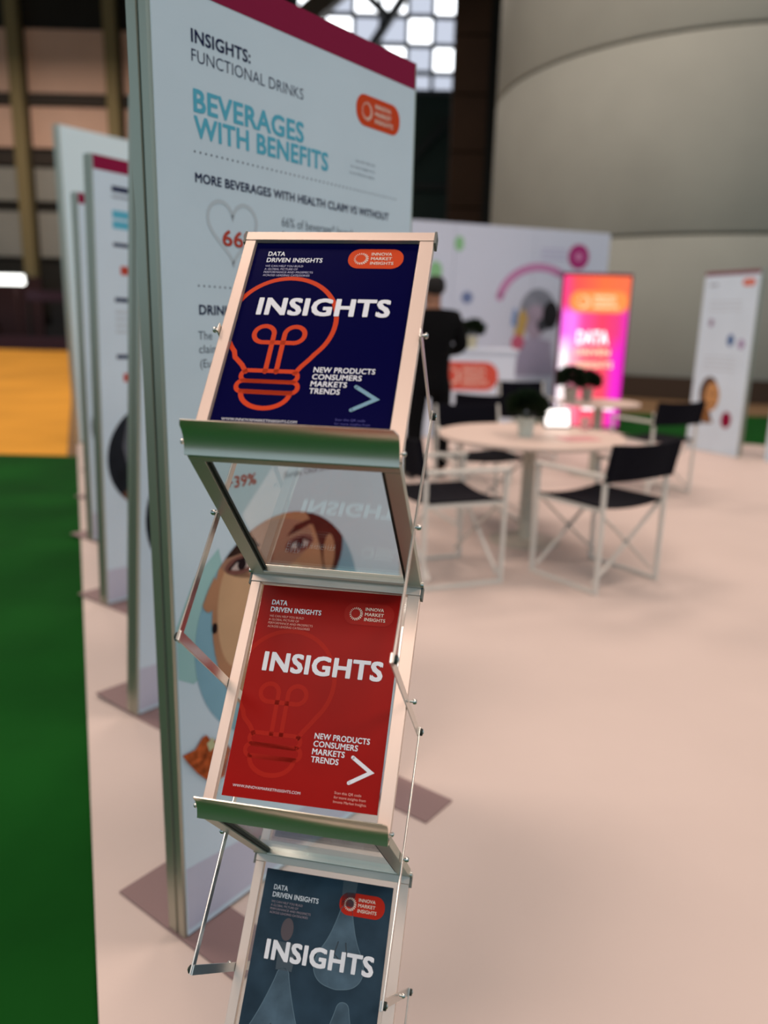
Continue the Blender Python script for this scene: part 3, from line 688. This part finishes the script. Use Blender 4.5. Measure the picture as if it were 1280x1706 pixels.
# ------------------------------------------------------------------ director chairs and tables
CFRAME = mat('white_painted_tube', '#d9d5cc', 0.45, 0, 0.4)
CFAB = mat('navy_black_canvas', '#090913', 0.9, 0, 0.15, var=0.2, vscale=40)
PINPLASTIC = mat('grey_plastic', '#5b5a58', 0.6)
def director_chair(loc, ang, label):
    """local +y is the way the sitter looks"""
    t = thing('director_chair', label, 'chair', (loc[0], loc[1], 0), ang - PI / 2, 'white framed director chairs')
    w, d = 0.265, 0.245; tb = 0.022
    for s in (-1, 1):
        x = s * w
        MB().bar((x, d, 0.0), (x, d, 0.655), tb, tb, (1, 0, 0)).build('front_leg', CFRAME, t, bevel=0.003)
        MB().bar((x, -d, 0.0), (x, -d, 0.66), tb, tb, (1, 0, 0)).build('back_leg', CFRAME, t, bevel=0.003)
        MB().bar((x, -d, 0.66), (x, -d - 0.045, 0.84), tb * 0.9, tb * 0.9, (1, 0, 0)).build('back_post', CFRAME, t, bevel=0.003)
        MB().box(x - 0.02, x + 0.02, -d - 0.01, d + 0.02, 0.655, 0.675).build('armrest', CFRAME, t, bevel=0.004)
        MB().bar((x, -d, 0.012), (x, d, 0.012), tb, tb, (1, 0, 0)).build('bottom_rail', CFRAME, t, bevel=0.003)
        MB().bar((x * 0.95, -d, 0.475), (x * 0.95, d, 0.475), tb, tb, (1, 0, 0)).build('seat_rail', CFRAME, t, bevel=0.003)
    for y in (d - 0.03, -d + 0.03):
        for s in (-1, 1):
            MB().bar((s * w, y + 0.006 * s, 0.06), (-s * w * 0.95, y + 0.006 * s, 0.465), 0.008, 0.022, (0, 1, 0)).build('cross_brace', CFRAME, t, bevel=0.002)
    for y in (d - 0.03, -d + 0.03):
        MB().tube([(0.0, y - 0.014, 0.2675), (0.0, y + 0.014, 0.2675)], 0.010, 10).build('pivot_pin', PINPLASTIC, t)
    # seat sling with sag
    n = 10; vs = []; fs = []
    for k in range(n + 1):
        u = -1 + 2 * k / n; z = 0.497 - 0.022 * (1 - u * u)
        for y in (-d + 0.005, d - 0.005): vs += [(u * (w - 0.002), y, z), (u * (w - 0.002), y, z - 0.006)]
    for k in range(n):
        a = 4 * k; b = a + 4
        fs += [(a, b, b + 2, a + 2), (a + 1, a + 3, b + 3, b + 1), (a, a + 1, b + 1, b), (a + 2, b + 2, b + 3, a + 3)]
    fs += [(0, 2, 3, 1), (4 * n, 4 * n + 1, 4 * n + 3, 4 * n + 2)]
    MB().add(vs, fs).build('seat', CFAB, t, smooth=True)
    vs = []; fs = []
    for k in range(n + 1):
        u = -1 + 2 * k / n; sag = 0.03 * (1 - u * u); dip = 0.012 * (1 - u * u)
        for y, z in ((-d - 0.052, 0.845 - dip), (-d - 0.012, 0.635)):
            vs += [(u * (w + 0.014), y - sag + 0.016, z), (u * (w + 0.014), y - sag - 0.016 * (abs(u) > 0.85) - 0.004, z)]
    for k in range(n):
        a = 4 * k; b = a + 4
        fs += [(a, b, b + 2, a + 2), (a + 1, a + 3, b + 3, b + 1), (a, a + 1, b + 1, b), (a + 2, b + 2, b + 3, a + 3)]
    fs += [(0, 2, 3, 1), (4 * n, 4 * n + 1, 4 * n + 3, 4 * n + 2)]
    MB().add(vs, fs).build('backrest', CFAB, t, smooth=True)
    return t
rad = math.radians
director_chair((1.258, 4.40), rad(125), 'director chair with its navy back turned to us, right of the round table')
director_chair((0.353, 4.375), rad(21.4), 'director chair seen from the side, left of the round table beside the rack')
director_chair((0.72, 5.80), rad(-72), 'director chair tucked behind the round table facing us')
director_chair((2.45, 7.05), rad(118), 'director chair standing alone before the far right panel')
director_chair((1.60, 8.75), rad(-80), 'far director chair between counter and glowing light box')
director_chair((0.95, 7.35), rad(80), 'director chair in front of the white counter near the standing man')

TTOP = mat('pale_table_top', '#dcc6b8', 0.5, 0, 0.35)
TLEG = mat('pale_grey_column', '#b9b4a6', 0.5, 0, 0.3)
def round_table(loc, r, label):
    t = thing('round_table', label, 'table', (loc[0], loc[1], 0))
    MB().lathe([(0.0, 0.712), (r - 0.012, 0.712), (r, 0.718), (r, 0.734), (r - 0.006, 0.74), (0.0, 0.74)], 64).build('table_top', TTOP, t, smooth=True)
    MB().lathe([(0.045, 0.012), (0.045, 0.70), (0.13, 0.704), (0.13, 0.7118), (0, 0.7118)], 28).build('column', TLEG, t, smooth=True)
    MB().lathe([(0.0, 0.0), (0.24, 0.0), (0.24, 0.008), (0.20, 0.014), (0.0, 0.02)], 40).build('foot_disc', TLEG, t, smooth=True)
    return t
round_table((0.975, 5.15), 0.62, 'pale round table with a potted plant between the director chairs')
round_table((2.12, 7.75), 0.40, 'smaller pale round table in front of the glowing light box')

LEAF = mat('dark_green_leaves', '#14240f', 0.7, 0, 0.2, var=0.4, vscale=30)
POT = mat('pale_green_white_pot', '#cfd6cb', 0.5)
POTG = mat('warm_grey_pot', '#b3a99c', 0.5)
def potted_plant(loc, s, label, potm, wide=1.0):
    t = thing('potted_plant', label, 'plant', loc)
    MB().lathe([(0, 0), (0.045 * s, 0), (0.062 * s, 0.12 * s), (0.064 * s, 0.125 * s), (0.056 * s, 0.125 * s), (0.052 * s, 0.105 * s), (0, 0.105 * s)], 24).build('pot', potm, t, smooth=True)
    MB().lathe([(0, 0.1055 * s), (0.0515 * s, 0.1055 * s), (0.045 * s, 0.115 * s), (0, 0.118 * s)], 16).build('soil', mat('soil', '#241a12', 0.95), t)
    mb = MB(); rr = random.Random(int(loc[0] * 100))
    for k in range(800):
        th = rr.uniform(0, 2 * PI); ph_ = math.acos(rr.uniform(-0.75, 1)); q = rr.uniform(0.55, 1.0)
        c = Vector((math.sin(ph_) * math.cos(th) * 0.125 * wide, math.sin(ph_) * math.sin(th) * 0.125 * wide, math.cos(ph_) * 0.09)) * s * q + Vector((0, 0, 0.195 * s))
        d = (c - Vector((0, 0, 0.13 * s))).normalized(); e = d.orthogonal().normalized(); e = Matrix.Rotation(rr.uniform(0, 6.28), 3, d) @ e
        l = 0.040 * s; w = 0.016 * s
        mb.add([c, c + d * l * 0.5 + e * w, c + d * l, c + d * l * 0.5 - e * w], [(0, 1, 2, 3)])
    mb.build('foliage', LEAF, t)
    mb = MB()
    for k in range(12):
        th = k * 0.52; mb.tube([(0.01 * s * math.cos(th), 0.01 * s * math.sin(th), 0.112 * s), (0.06 * s * math.cos(th), 0.06 * s * math.sin(th), 0.19 * s)], 0.002 * s, 5)
    mb.build('stems', mat('stem_green', '#2a3a1c', 0.8), t)
    return t
potted_plant((0.915, 5.04, 0.74), 1.0, 'dark leafy plant in a pale pot on the round table', POT)
potted_plant((1.80, 7.62, 0.74), 1.15, 'dark plant in a tall grey pot on the smaller table, left one', POTG)
potted_plant((2.02, 7.85, 0.74), 1.0, 'dark plant on the smaller table, right one', POTG)
# lit tablet and things on the round table
tb = thing('tablet', 'tablet with a glowing white screen standing on the round table', 'tablet', (1.225, 5.50, 0.74), 0.1)
Mt = Matrix.Rotation(rad(-18), 4, 'X')
MB().box(-0.10, 0.10, -0.004, 0.004, 0.003, 0.15, Mt).build('body', mat('tablet_black', '#17171a', 0.4), tb, bevel=0.002)
MB().box(-0.088, 0.088, -0.0055, -0.0042, 0.016, 0.138, Mt).build('screen', emitter('screen_white', (1, 0.93, 0.88, 1), 2.2), tb)
MB().bar((0, 0.042, 0.10), (0, 0.10, 0.003), 0.03, 0.004).build('stand', mat('tablet_black', '#17171a', 0.4), tb)
cp = thing('paper_cup', 'small pink cup right of the glowing tablet', 'cup', (1.40, 5.42, 0.74))
MB().lathe([(0, 0), (0.026, 0), (0.036, 0.088), (0.038, 0.09), (0.034, 0.09), (0.025, 0.006), (0, 0.006)], 20).build('cup_body', mat('cup_pink', '#e2b0b0', 0.5), cp, smooth=True)
MB().lathe([(0, 0.070), (0.0315, 0.070), (0, 0.071)], 20).build('drink', mat('drink_brown', '#4a2f22', 0.3), cp)
lf = MB().box(-0.13, 0.13, -0.09, 0.09, 0, 0.002).build('leaflet', mat('leaflet_pink', '#d68f92', 0.5, var=0.3, vscale=10))
lf.location = (1.25, 4.98, 0.74); lf.rotation_euler = (0, 0, 0.3); tag(lf, 'pink leaflet lying on the round table before the tablet', 'leaflet')

# ------------------------------------------------------------------ booth back wall, counter, light box
WALLW = mat('white_booth_wall', '#d3d9e8', 0.8, 0, 0.2)
XA, YA = -1.6, 11.365; BA = math.atan2(0.3127, 0.9498)
bw = thing('booth_wall', 'long white graphic wall behind the counter', 'wall', (XA, YA, 0), BA)
NP = 4; BWD = 5.39
for k in range(NP):
    MB().box(BWD * k / NP + 0.003, BWD * (k + 1) / NP - 0.003, 0, 0.06, 0.0, 2.95).build('wall_panel', WALLW, bw, bevel=0.004)
wfn = lambda x, y, h: ((x - XA) / 0.9498, -h, y)
def wp(name, polys, m, lv=1): return poly_print(name, polys, m, bw, wfn, 0.003 * lv)
wp('leaf_picture', [disc(1.03, 2.66, 0.07, 0.11, n=20)], mat('print_leaf_green', '#8ac28a', 0.8))
wp('leaf_picture', [disc(0.68, 2.25, 0.10, 0.14, n=20)], mat('print_leaf_green', '#8ac28a', 0.8))
wp('blue_dot', [disc(1.19, 1.88, 0.09, 0.09, n=20)], mat('print_slate_blue', '#6f7fa8', 0.8))
wp('magenta_dot', [disc(2.99, 2.57, 0.18, 0.19)], mat('print_magenta_dot', '#b02a78', 0.8))
wp('magenta_dot_mark', [disc(2.99, 2.57, 0.06, 0.06, n=16)], mat('print_pink', '#d88ab8', 0.8), 2)
wp('pink_arc', stroke([(2.36 + 0.66 * math.cos(t), 1.78 + 0.60 * math.sin(t)) for t in [PI * (0.93 - 0.6 * k / 24) for k in range(25)]], 0.12), mat('print_arc_pink', '#c987b4', 0.8))
wp('grey_text', [[(2.35, 2.50 + 0.07 * k), (2.78, 2.50 + 0.07 * k), (2.78, 2.53 + 0.07 * k), (2.35, 2.53 + 0.07 * k)] for k in range(3)], mat('print_pale_lilac', '#c3c0da', 0.8))
wp('portrait_hair', [disc(2.36, 1.72, 0.30, 0.34)], mat('print_grey_hair', '#8a8f9c', 0.8, var=0.2, vscale=4), 2)
wp('portrait_face', [disc(2.33, 1.55, 0.19, 0.26)], mat('print_grey_face', '#a79aac', 0.8, var=0.15, vscale=4), 3)
wp('portrait_shoulder', [[(2.02, 0.7), (2.1, 1.25), (2.3, 1.32), (2.62, 1.25), (2.72, 0.7)]], mat('print_grey_top', '#a9a3bb', 0.8), 2)
wp('portrait_camera', [disc(2.58, 1.66, 0.14, 0.22, n=20)], mat('print_black', '#15151a', 0.8), 4)
wp('portrait_camera', [disc(2.45, 1.5, 0.09, 0.1, n=20)], mat('print_dark_grey', '#44464e', 0.8), 4)
wp('portrait_sleeve', [[(1.98, 1.35), (2.03, 1.65), (2.12, 1.75), (2.2, 1.6), (2.14, 1.3)]], mat('print_ochre', '#c2a35c', 0.8), 4)
wp('portrait_sleeve', [[(1.92, 1.5), (1.95, 1.75), (2.03, 1.7), (2.02, 1.45)]], mat('print_sky_blue', '#7d9ac6', 0.8), 5)
wp('portrait_sleeve', [disc(2.05, 1.22, 0.11, 0.12, n=16)], mat('print_rose', '#c8607c', 0.8), 5)

CW = mat('white_counter', '#dbe4f2', 0.4, 0, 0.4)
ct = thing('reception_counter', 'white reception counter with a red orange lozenge logo', 'counter', (0.05, 10.25, 0))
MB().box(0, 1.62, 0.0, 0.5, 0.0, 1.12).build('counter_body', CW, ct, bevel=0.006)
MB().box(-0.03, 1.65, -0.03, 0.53, 1.12, 1.165).build('counter_top', CW, ct, bevel=0.005)
cfn = lambda x, y, h: (x, -h, y)
logo(ct, 1.00, 0.81, 0.80, 0.37, cfn, 0.002, mat('counter_logo_red', '#d9503c', 0.6), CREAM_INK)
potted_plant((1.10, 10.40, 1.165), 1.25, 'dark plant in a cream pot on the white counter', mat('cream_pot', '#d8cfae', 0.5))

# light box
lb = thing('light_box', 'glowing magenta and orange light box with white lettering', 'light box', (2.49, 11.55, 0))
LW, LH = 1.0, 2.24
FR = mat('light_box_frame', '#6d1540', 0.5)
MB().box(0, LW, 0.0, 0.12, 0.0, 0.04).build('frame_bottom', FR, lb)
MB().box(0, LW, 0.0, 0.12, LH - 0.04, LH).build('frame_top', FR, lb)
MB().box(0, 0.02, 0.0, 0.12, 0.04, LH - 0.04).build('frame_side', FR, lb)
MB().box(LW - 0.02, LW, 0.0, 0.12, 0.04, LH - 0.04).build('frame_side', FR, lb)
def glow_print():
    m = bpy.data.materials.new('backlit_print'); m.use_nodes = True; nt = m.node_tree
    nt.nodes.remove(nt.nodes['Principled BSDF'])
    tc = nt.nodes.new('ShaderNodeTexCoord'); sep = nt.nodes.new('ShaderNodeSeparateXYZ'); nt.links.new(tc.outputs['Object'], sep.inputs[0])
    mr = nt.nodes.new('ShaderNodeMapRange'); mr.inputs['From Max'].default_value = LW; nt.links.new(sep.outputs['X'], mr.inputs['Value'])
    mz = nt.nodes.new('ShaderNodeMapRange'); mz.inputs['From Max'].default_value = LH; nt.links.new(sep.outputs['Z'], mz.inputs['Value'])
    def ramp(inp, els):
        r = nt.nodes.new('ShaderNodeValToRGB'); cr_ = r.color_ramp
        while len(cr_.elements) > 1: cr_.elements.remove(cr_.elements[-1])
        cr_.elements[0].position = els[0][0]; cr_.elements[0].color = lin(els[0][1])
        for p, c in els[1:]:
            e = cr_.elements.new(p); e.color = lin(c)
        nt.links.new(inp, r.inputs['Fac']); return r
    low = ramp(mr.outputs[0], [(0.0, '#ffe9ff'), (0.10, '#fff6f0'), (0.22, '#ff9ab4'), (0.40, '#f0506a'), (0.72, '#e8465a'), (0.86, '#e02ac0'), (1.0, '#c81ea0')])
    mid = ramp(mr.outputs[0], [(0.0, '#f060d8'), (0.18, '#f07ae8'), (0.34, '#e64a90'), (0.60, '#e0405c'), (0.85, '#d83a78'), (1.0, '#d42ab0')])
    top = ramp(mr.outputs[0], [(0.0, '#f43c88'), (0.2, '#f0504e'), (0.6, '#f06a40'), (1.0, '#e86a48')])
    f1 = ramp(mz.outputs[0], [(0.0, '#000000'), (0.48, '#000000'), (0.62, '#ffffff')])
    f2 = ramp(mz.outputs[0], [(0.0, '#000000'), (0.74, '#000000'), (0.80, '#ffffff')])
    a = nt.nodes.new('ShaderNodeMixRGB'); b = nt.nodes.new('ShaderNodeMixRGB')
    nt.links.new(f1.outputs[0], a.inputs[0]); nt.links.new(low.outputs[0], a.inputs[1]); nt.links.new(mid.outputs[0], a.inputs[2])
    nt.links.new(f2.outputs[0], b.inputs[0]); nt.links.new(a.outputs[0], b.inputs[1]); nt.links.new(top.outputs[0], b.inputs[2])
    e = nt.nodes.new('ShaderNodeEmission'); e.inputs['Strength'].default_value = 1.25
    nt.links.new(b.outputs[0], e.inputs['Color']); nt.links.new(e.outputs[0], nt.nodes['Material Output'].inputs['Surface'])
    return m
face = MB().box(0.02, LW - 0.02, 0.004, 0.03, 0.04, LH - 0.04).build('lit_face', glow_print(), lb)
MB().box(0.02, LW - 0.02, 0.03, 0.11, 0.04, LH - 0.04).build('back_board', FR, lb)
lfn = lambda x, y, h: (x, 0.004 - h, y)
GLW = emitter('backlit_white', (1, 0.9, 0.93, 1), 1.6); GLO = emitter('backlit_orange', '#f88a4a', 1.2); GLC = emitter('backlit_cream', '#ffe0b8', 1.25)
logo(face, 0.54, 1.84, 0.84, 0.30, lfn, 0.002, GLO, GLC)
text('main_title_text', 'DATA', 0.26, 1.24, 0.19, 0.46, GLW, face, lfn, 0.003, 0.03)
text('main_title_text', 'DRIVEN', 0.26, 1.08, 0.09, 0.50, GLC, face, lfn, 0.003, 0.02)
text('main_title_text', 'INSIGHTS', 0.26, 0.90, 0.09, 0.56, GLC, face, lfn, 0.003, 0.02)
poly_print('small_text', [[(0.42, 0.28), (0.90, 0.28), (0.90, 0.36), (0.42, 0.36)]], GLW, face, lfn, 0.003)

# ------------------------------------------------------------------ the man in the dark suit
def skinned(name, verts, edges, radii, m, parent=None, sub=2):
    me = bpy.data.meshes.new(name + '_base'); me.from_pydata(verts, edges, []); me.update()
    o = bpy.data.objects.new(name + '_base', me); COL.objects.link(o)
    md = o.modifiers.new('s', 'SKIN'); md.use_smooth_shade = True
    for i, r in enumerate(radii):
        sv = me.skin_vertices[0].data[i]; sv.radius = r if isinstance(r, tuple) else (r, r); sv.use_root = (i == 0)
    o.modifiers.new('d', 'SUBSURF').levels = sub
    dg = bpy.context.evaluated_depsgraph_get(); nm = bpy.data.meshes.new_from_object(o.evaluated_get(dg))
    bpy.data.objects.remove(o); nm.name = name; nm.materials.clear(); nm.materials.append(m)
    for p in nm.polygons: p.use_smooth = True
    q = bpy.data.objects.new(name, nm); COL.objects.link(q)
    if parent: q.parent = parent
    return q
SKINM = mat('skin', '#9a6a50', 0.6); SUIT = mat('black_suit_cloth', '#08080a', 0.9, 0, 0.15); HAIRM = mat('dark_hair', '#120d0b', 0.8); SHOE = mat('black_leather', '#0a0908', 0.4)
hb = 1.0
V = [(0, 0, 0.98), (0, 0.0, 1.15), (0, -0.01, 1.32), (0, -0.02, 1.47), (0, -0.015, 1.555), (0, 0.005, 1.64), (0, 0.015, 1.73), (0, 0.012, 1.80),
     (0.17, -0.01, 1.47), (0.27, -0.02, 1.22), (0.20, 0.20, 1.16), (0.17, 0.25, 1.17),
     (-0.17, -0.01, 1.47), (-0.26, -0.02, 1.22), (-0.16, 0.20, 1.17), (-0.12, 0.25, 1.18),
     (0.10, 0, 0.92), (0.12, 0.01, 0.50), (0.13, -0.02, 0.09), (0.13, 0.12, 0.04),
     (-0.10, 0, 0.92), (-0.12, 0.01, 0.50), (-0.13, -0.02, 0.09), (-0.13, 0.12, 0.04)]
ED = [(0, 1), (1, 2), (2, 3), (3, 4), (4, 5), (5, 6), (6, 7), (3, 8), (8, 9), (9, 10), (10, 11), (3, 12), (12, 13), (13, 14), (14, 15), (0, 16), (16, 17), (17, 18), (18, 19), (0, 20), (20, 21), (21, 22), (22, 23)]
RD = [(0.10, 0.08), (0.11, 0.08), (0.13, 0.09), (0.11, 0.085), 0.055, 0.072, 0.085, 0.065, 0.065, 0.045, 0.032, 0.035, 0.065, 0.045, 0.032, 0.035, 0.07, 0.05, 0.038, 0.035, 0.07, 0.05, 0.038, 0.035]
man = skinned('person', V, ED, RD, SKINM)
man.location = (0.40, 7.35, 0.0); man.rotation_euler = (0, 0, 0.35); man.scale = (1.13, 1.1, 1.02)
tag(man, 'person in a black suit standing with back to us near the counter', 'person')
# five fingers on each hand, closed around the phone
for s, hx in ((1, 0.16), (-1, -0.11)):
    hand = MB()
    for k in range(4):
        zf = 1.20 - 0.022 * k; l = (0.055, 0.062, 0.058, 0.045)[k]
        x0 = hx
        hand.tube([(x0, 0.265, zf), (x0 - s * 0.018, 0.265 + l * 0.7, zf + 0.004), (x0 - s * 0.045, 0.265 + l, zf + 0.006)], [0.010, 0.009, 0.007], 8)
    hand.tube([(hx - s * 0.01, 0.25, 1.205), (hx - s * 0.03, 0.275, 1.235), (hx - s * 0.035, 0.30, 1.25)], [0.011, 0.010, 0.008], 8)
    hand.build('fingers', SKINM, man, smooth=True)
SV = V[:4] + V[8:11] + V[12:15]
sv = [(0, 0, 0.74), (0, 0, 1.08), (0, -0.01, 1.32), (0, -0.02, 1.475), (0.18, -0.01, 1.475), (0.28, -0.02, 1.215), (0.21, 0.17, 1.165), (-0.18, -0.01, 1.475), (-0.27, -0.02, 1.215), (-0.17, 0.17, 1.17), (0, -0.014, 1.555)]
skinned('jacket', sv, [(0, 1), (1, 2), (2, 3), (3, 4), (4, 5), (5, 6), (3, 7), (7, 8), (8, 9), (3, 10)], [(0.20, 0.145), (0.175, 0.13), (0.195, 0.14), (0.155, 0.125), 0.092, 0.068, 0.05, 0.092, 0.068, 0.05, 0.075], SUIT, man)
sv = [(0, 0, 1.00), (0.10, 0, 0.90), (0.12, 0.01, 0.50), (0.13, -0.01, 0.07), (-0.10, 0, 0.90), (-0.12, 0.01, 0.50), (-0.13, -0.01, 0.07)]
skinned('trousers', sv, [(0, 1), (1, 2), (2, 3), (0, 4), (4, 5), (5, 6)], [(0.10, 0.09), 0.105, 0.078, 0.068, 0.105, 0.078, 0.068], SUIT, man)
for s in (-1, 1):
    skinned('shoe', [(s * 0.13, -0.05, 0.045), (s * 0.13, 0.06, 0.04), (s * 0.135, 0.19, 0.03)], [(0, 1), (1, 2)], [(0.045, 0.045), (0.046, 0.040), (0.038, 0.028)], SHOE, man)
skinned('hair', [(0, 0.0, 1.835), (0, -0.035, 1.78), (0, -0.045, 1.66)], [(0, 1), (1, 2)], [(0.078, 0.065), (0.102, 0.085), (0.085, 0.055)], HAIRM, man)
for s in (-1, 1): skinned('ear', [(s * 0.088, 0.01, 1.745), (s * 0.092, 0.008, 1.70)], [(0, 1)], [(0.012, 0.022), (0.01, 0.016)], SKINM, man, 1)
skinned('nose', [(0, 0.088, 1.745), (0, 0.112, 1.705)], [(0, 1)], [0.010, 0.016], SKINM, man, 1)
for s in (-1, 1): MB().lathe([(0, -0.008), (0.011, 0.0), (0, 0.008)], 12, Matrix.Translation((s * 0.032, 0.088, 1.742))).build('eye', mat('eye_dark', '#201814', 0.3), man)
MB().box(-0.028, 0.028, -0.003, 0.003, -0.008, 0.004, Matrix.Translation((0, 0.093, 1.662))).build('mouth', mat('mouth_red', '#7a3f38', 0.5), man, bevel=0.002)
phn = MB().box(-0.04, 0.04, -0.004, 0.004, -0.075, 0.075).build('phone', mat('phone_black', '#101012', 0.3), None, bevel=0.002)
phn.matrix_world = Matrix.Translation((0.40, 7.35, 0)) @ Matrix.Rotation(0.35, 4, 'Z') @ Matrix.Translation((0.028, 0.368, 1.229)) @ Matrix.Rotation(rad(40), 4, 'X')
tag(phn, 'black phone held in both hands by the person in the suit', 'phone')

# ------------------------------------------------------------------ far side of the hall
DK = mat('far_stand_dark_red', '#2c0f12', 0.8); PUR = mat('far_stand_purple', '#2a1226', 0.8); BLK = mat('far_stand_black', '#0d0d0e', 0.8)
def far_stand(loc, w, d, h, m, label, fascia):
    t = thing('exhibition_stand', label, 'exhibition stand', (loc[0], loc[1], -0.01))
    MB().box(0, w, d - 0.1, d, 0, h).build('back_wall', m, t)
    for x in (0, w - 0.12): MB().box(x, x + 0.12, 0, 0.12, 0, h).build('post', m, t)
    MB().box(0, w, -0.05, 0.1, h - 0.45, h).build('fascia', fascia, t)
    MB().box(w * 0.2, w * 0.7, 0.3, 0.9, 0, 1.05).build('counter', m, t)
    return t
far_stand((-21.3, 36.2), 4.4, 2.6, 3.3, DK, 'dark red exhibition stand at the far end of the orange carpet', DK)
far_stand((-16.6, 36.4), 3.4, 2.6, 2.6, BLK, 'black exhibition stand beside the dark red one', PUR)
pb = MB().box(-26, -11.5, 35.1, 35.6, -0.05, 0.55).build('low_barrier', PUR, None, bevel=0.03); tag(pb, 'low dark purple barrier at the end of the orange carpet', 'barrier')
tl = thing('tube_lamp', 'bright white tube lamp on the far dark red stand', 'lamp', (-18.85, 35.9, 3.02))
MB().tube([(-2.0, 0, 0), (2.4, 0, 0)], 0.22, 12).build('tube', emitter('tube_white', (1, 1, 0.95, 1), 3.0), tl, smooth=True)
MB().box(-2.1, 2.5, 0.10, 0.24, -0.1, 0.28).build('bracket', TRUSS, tl)
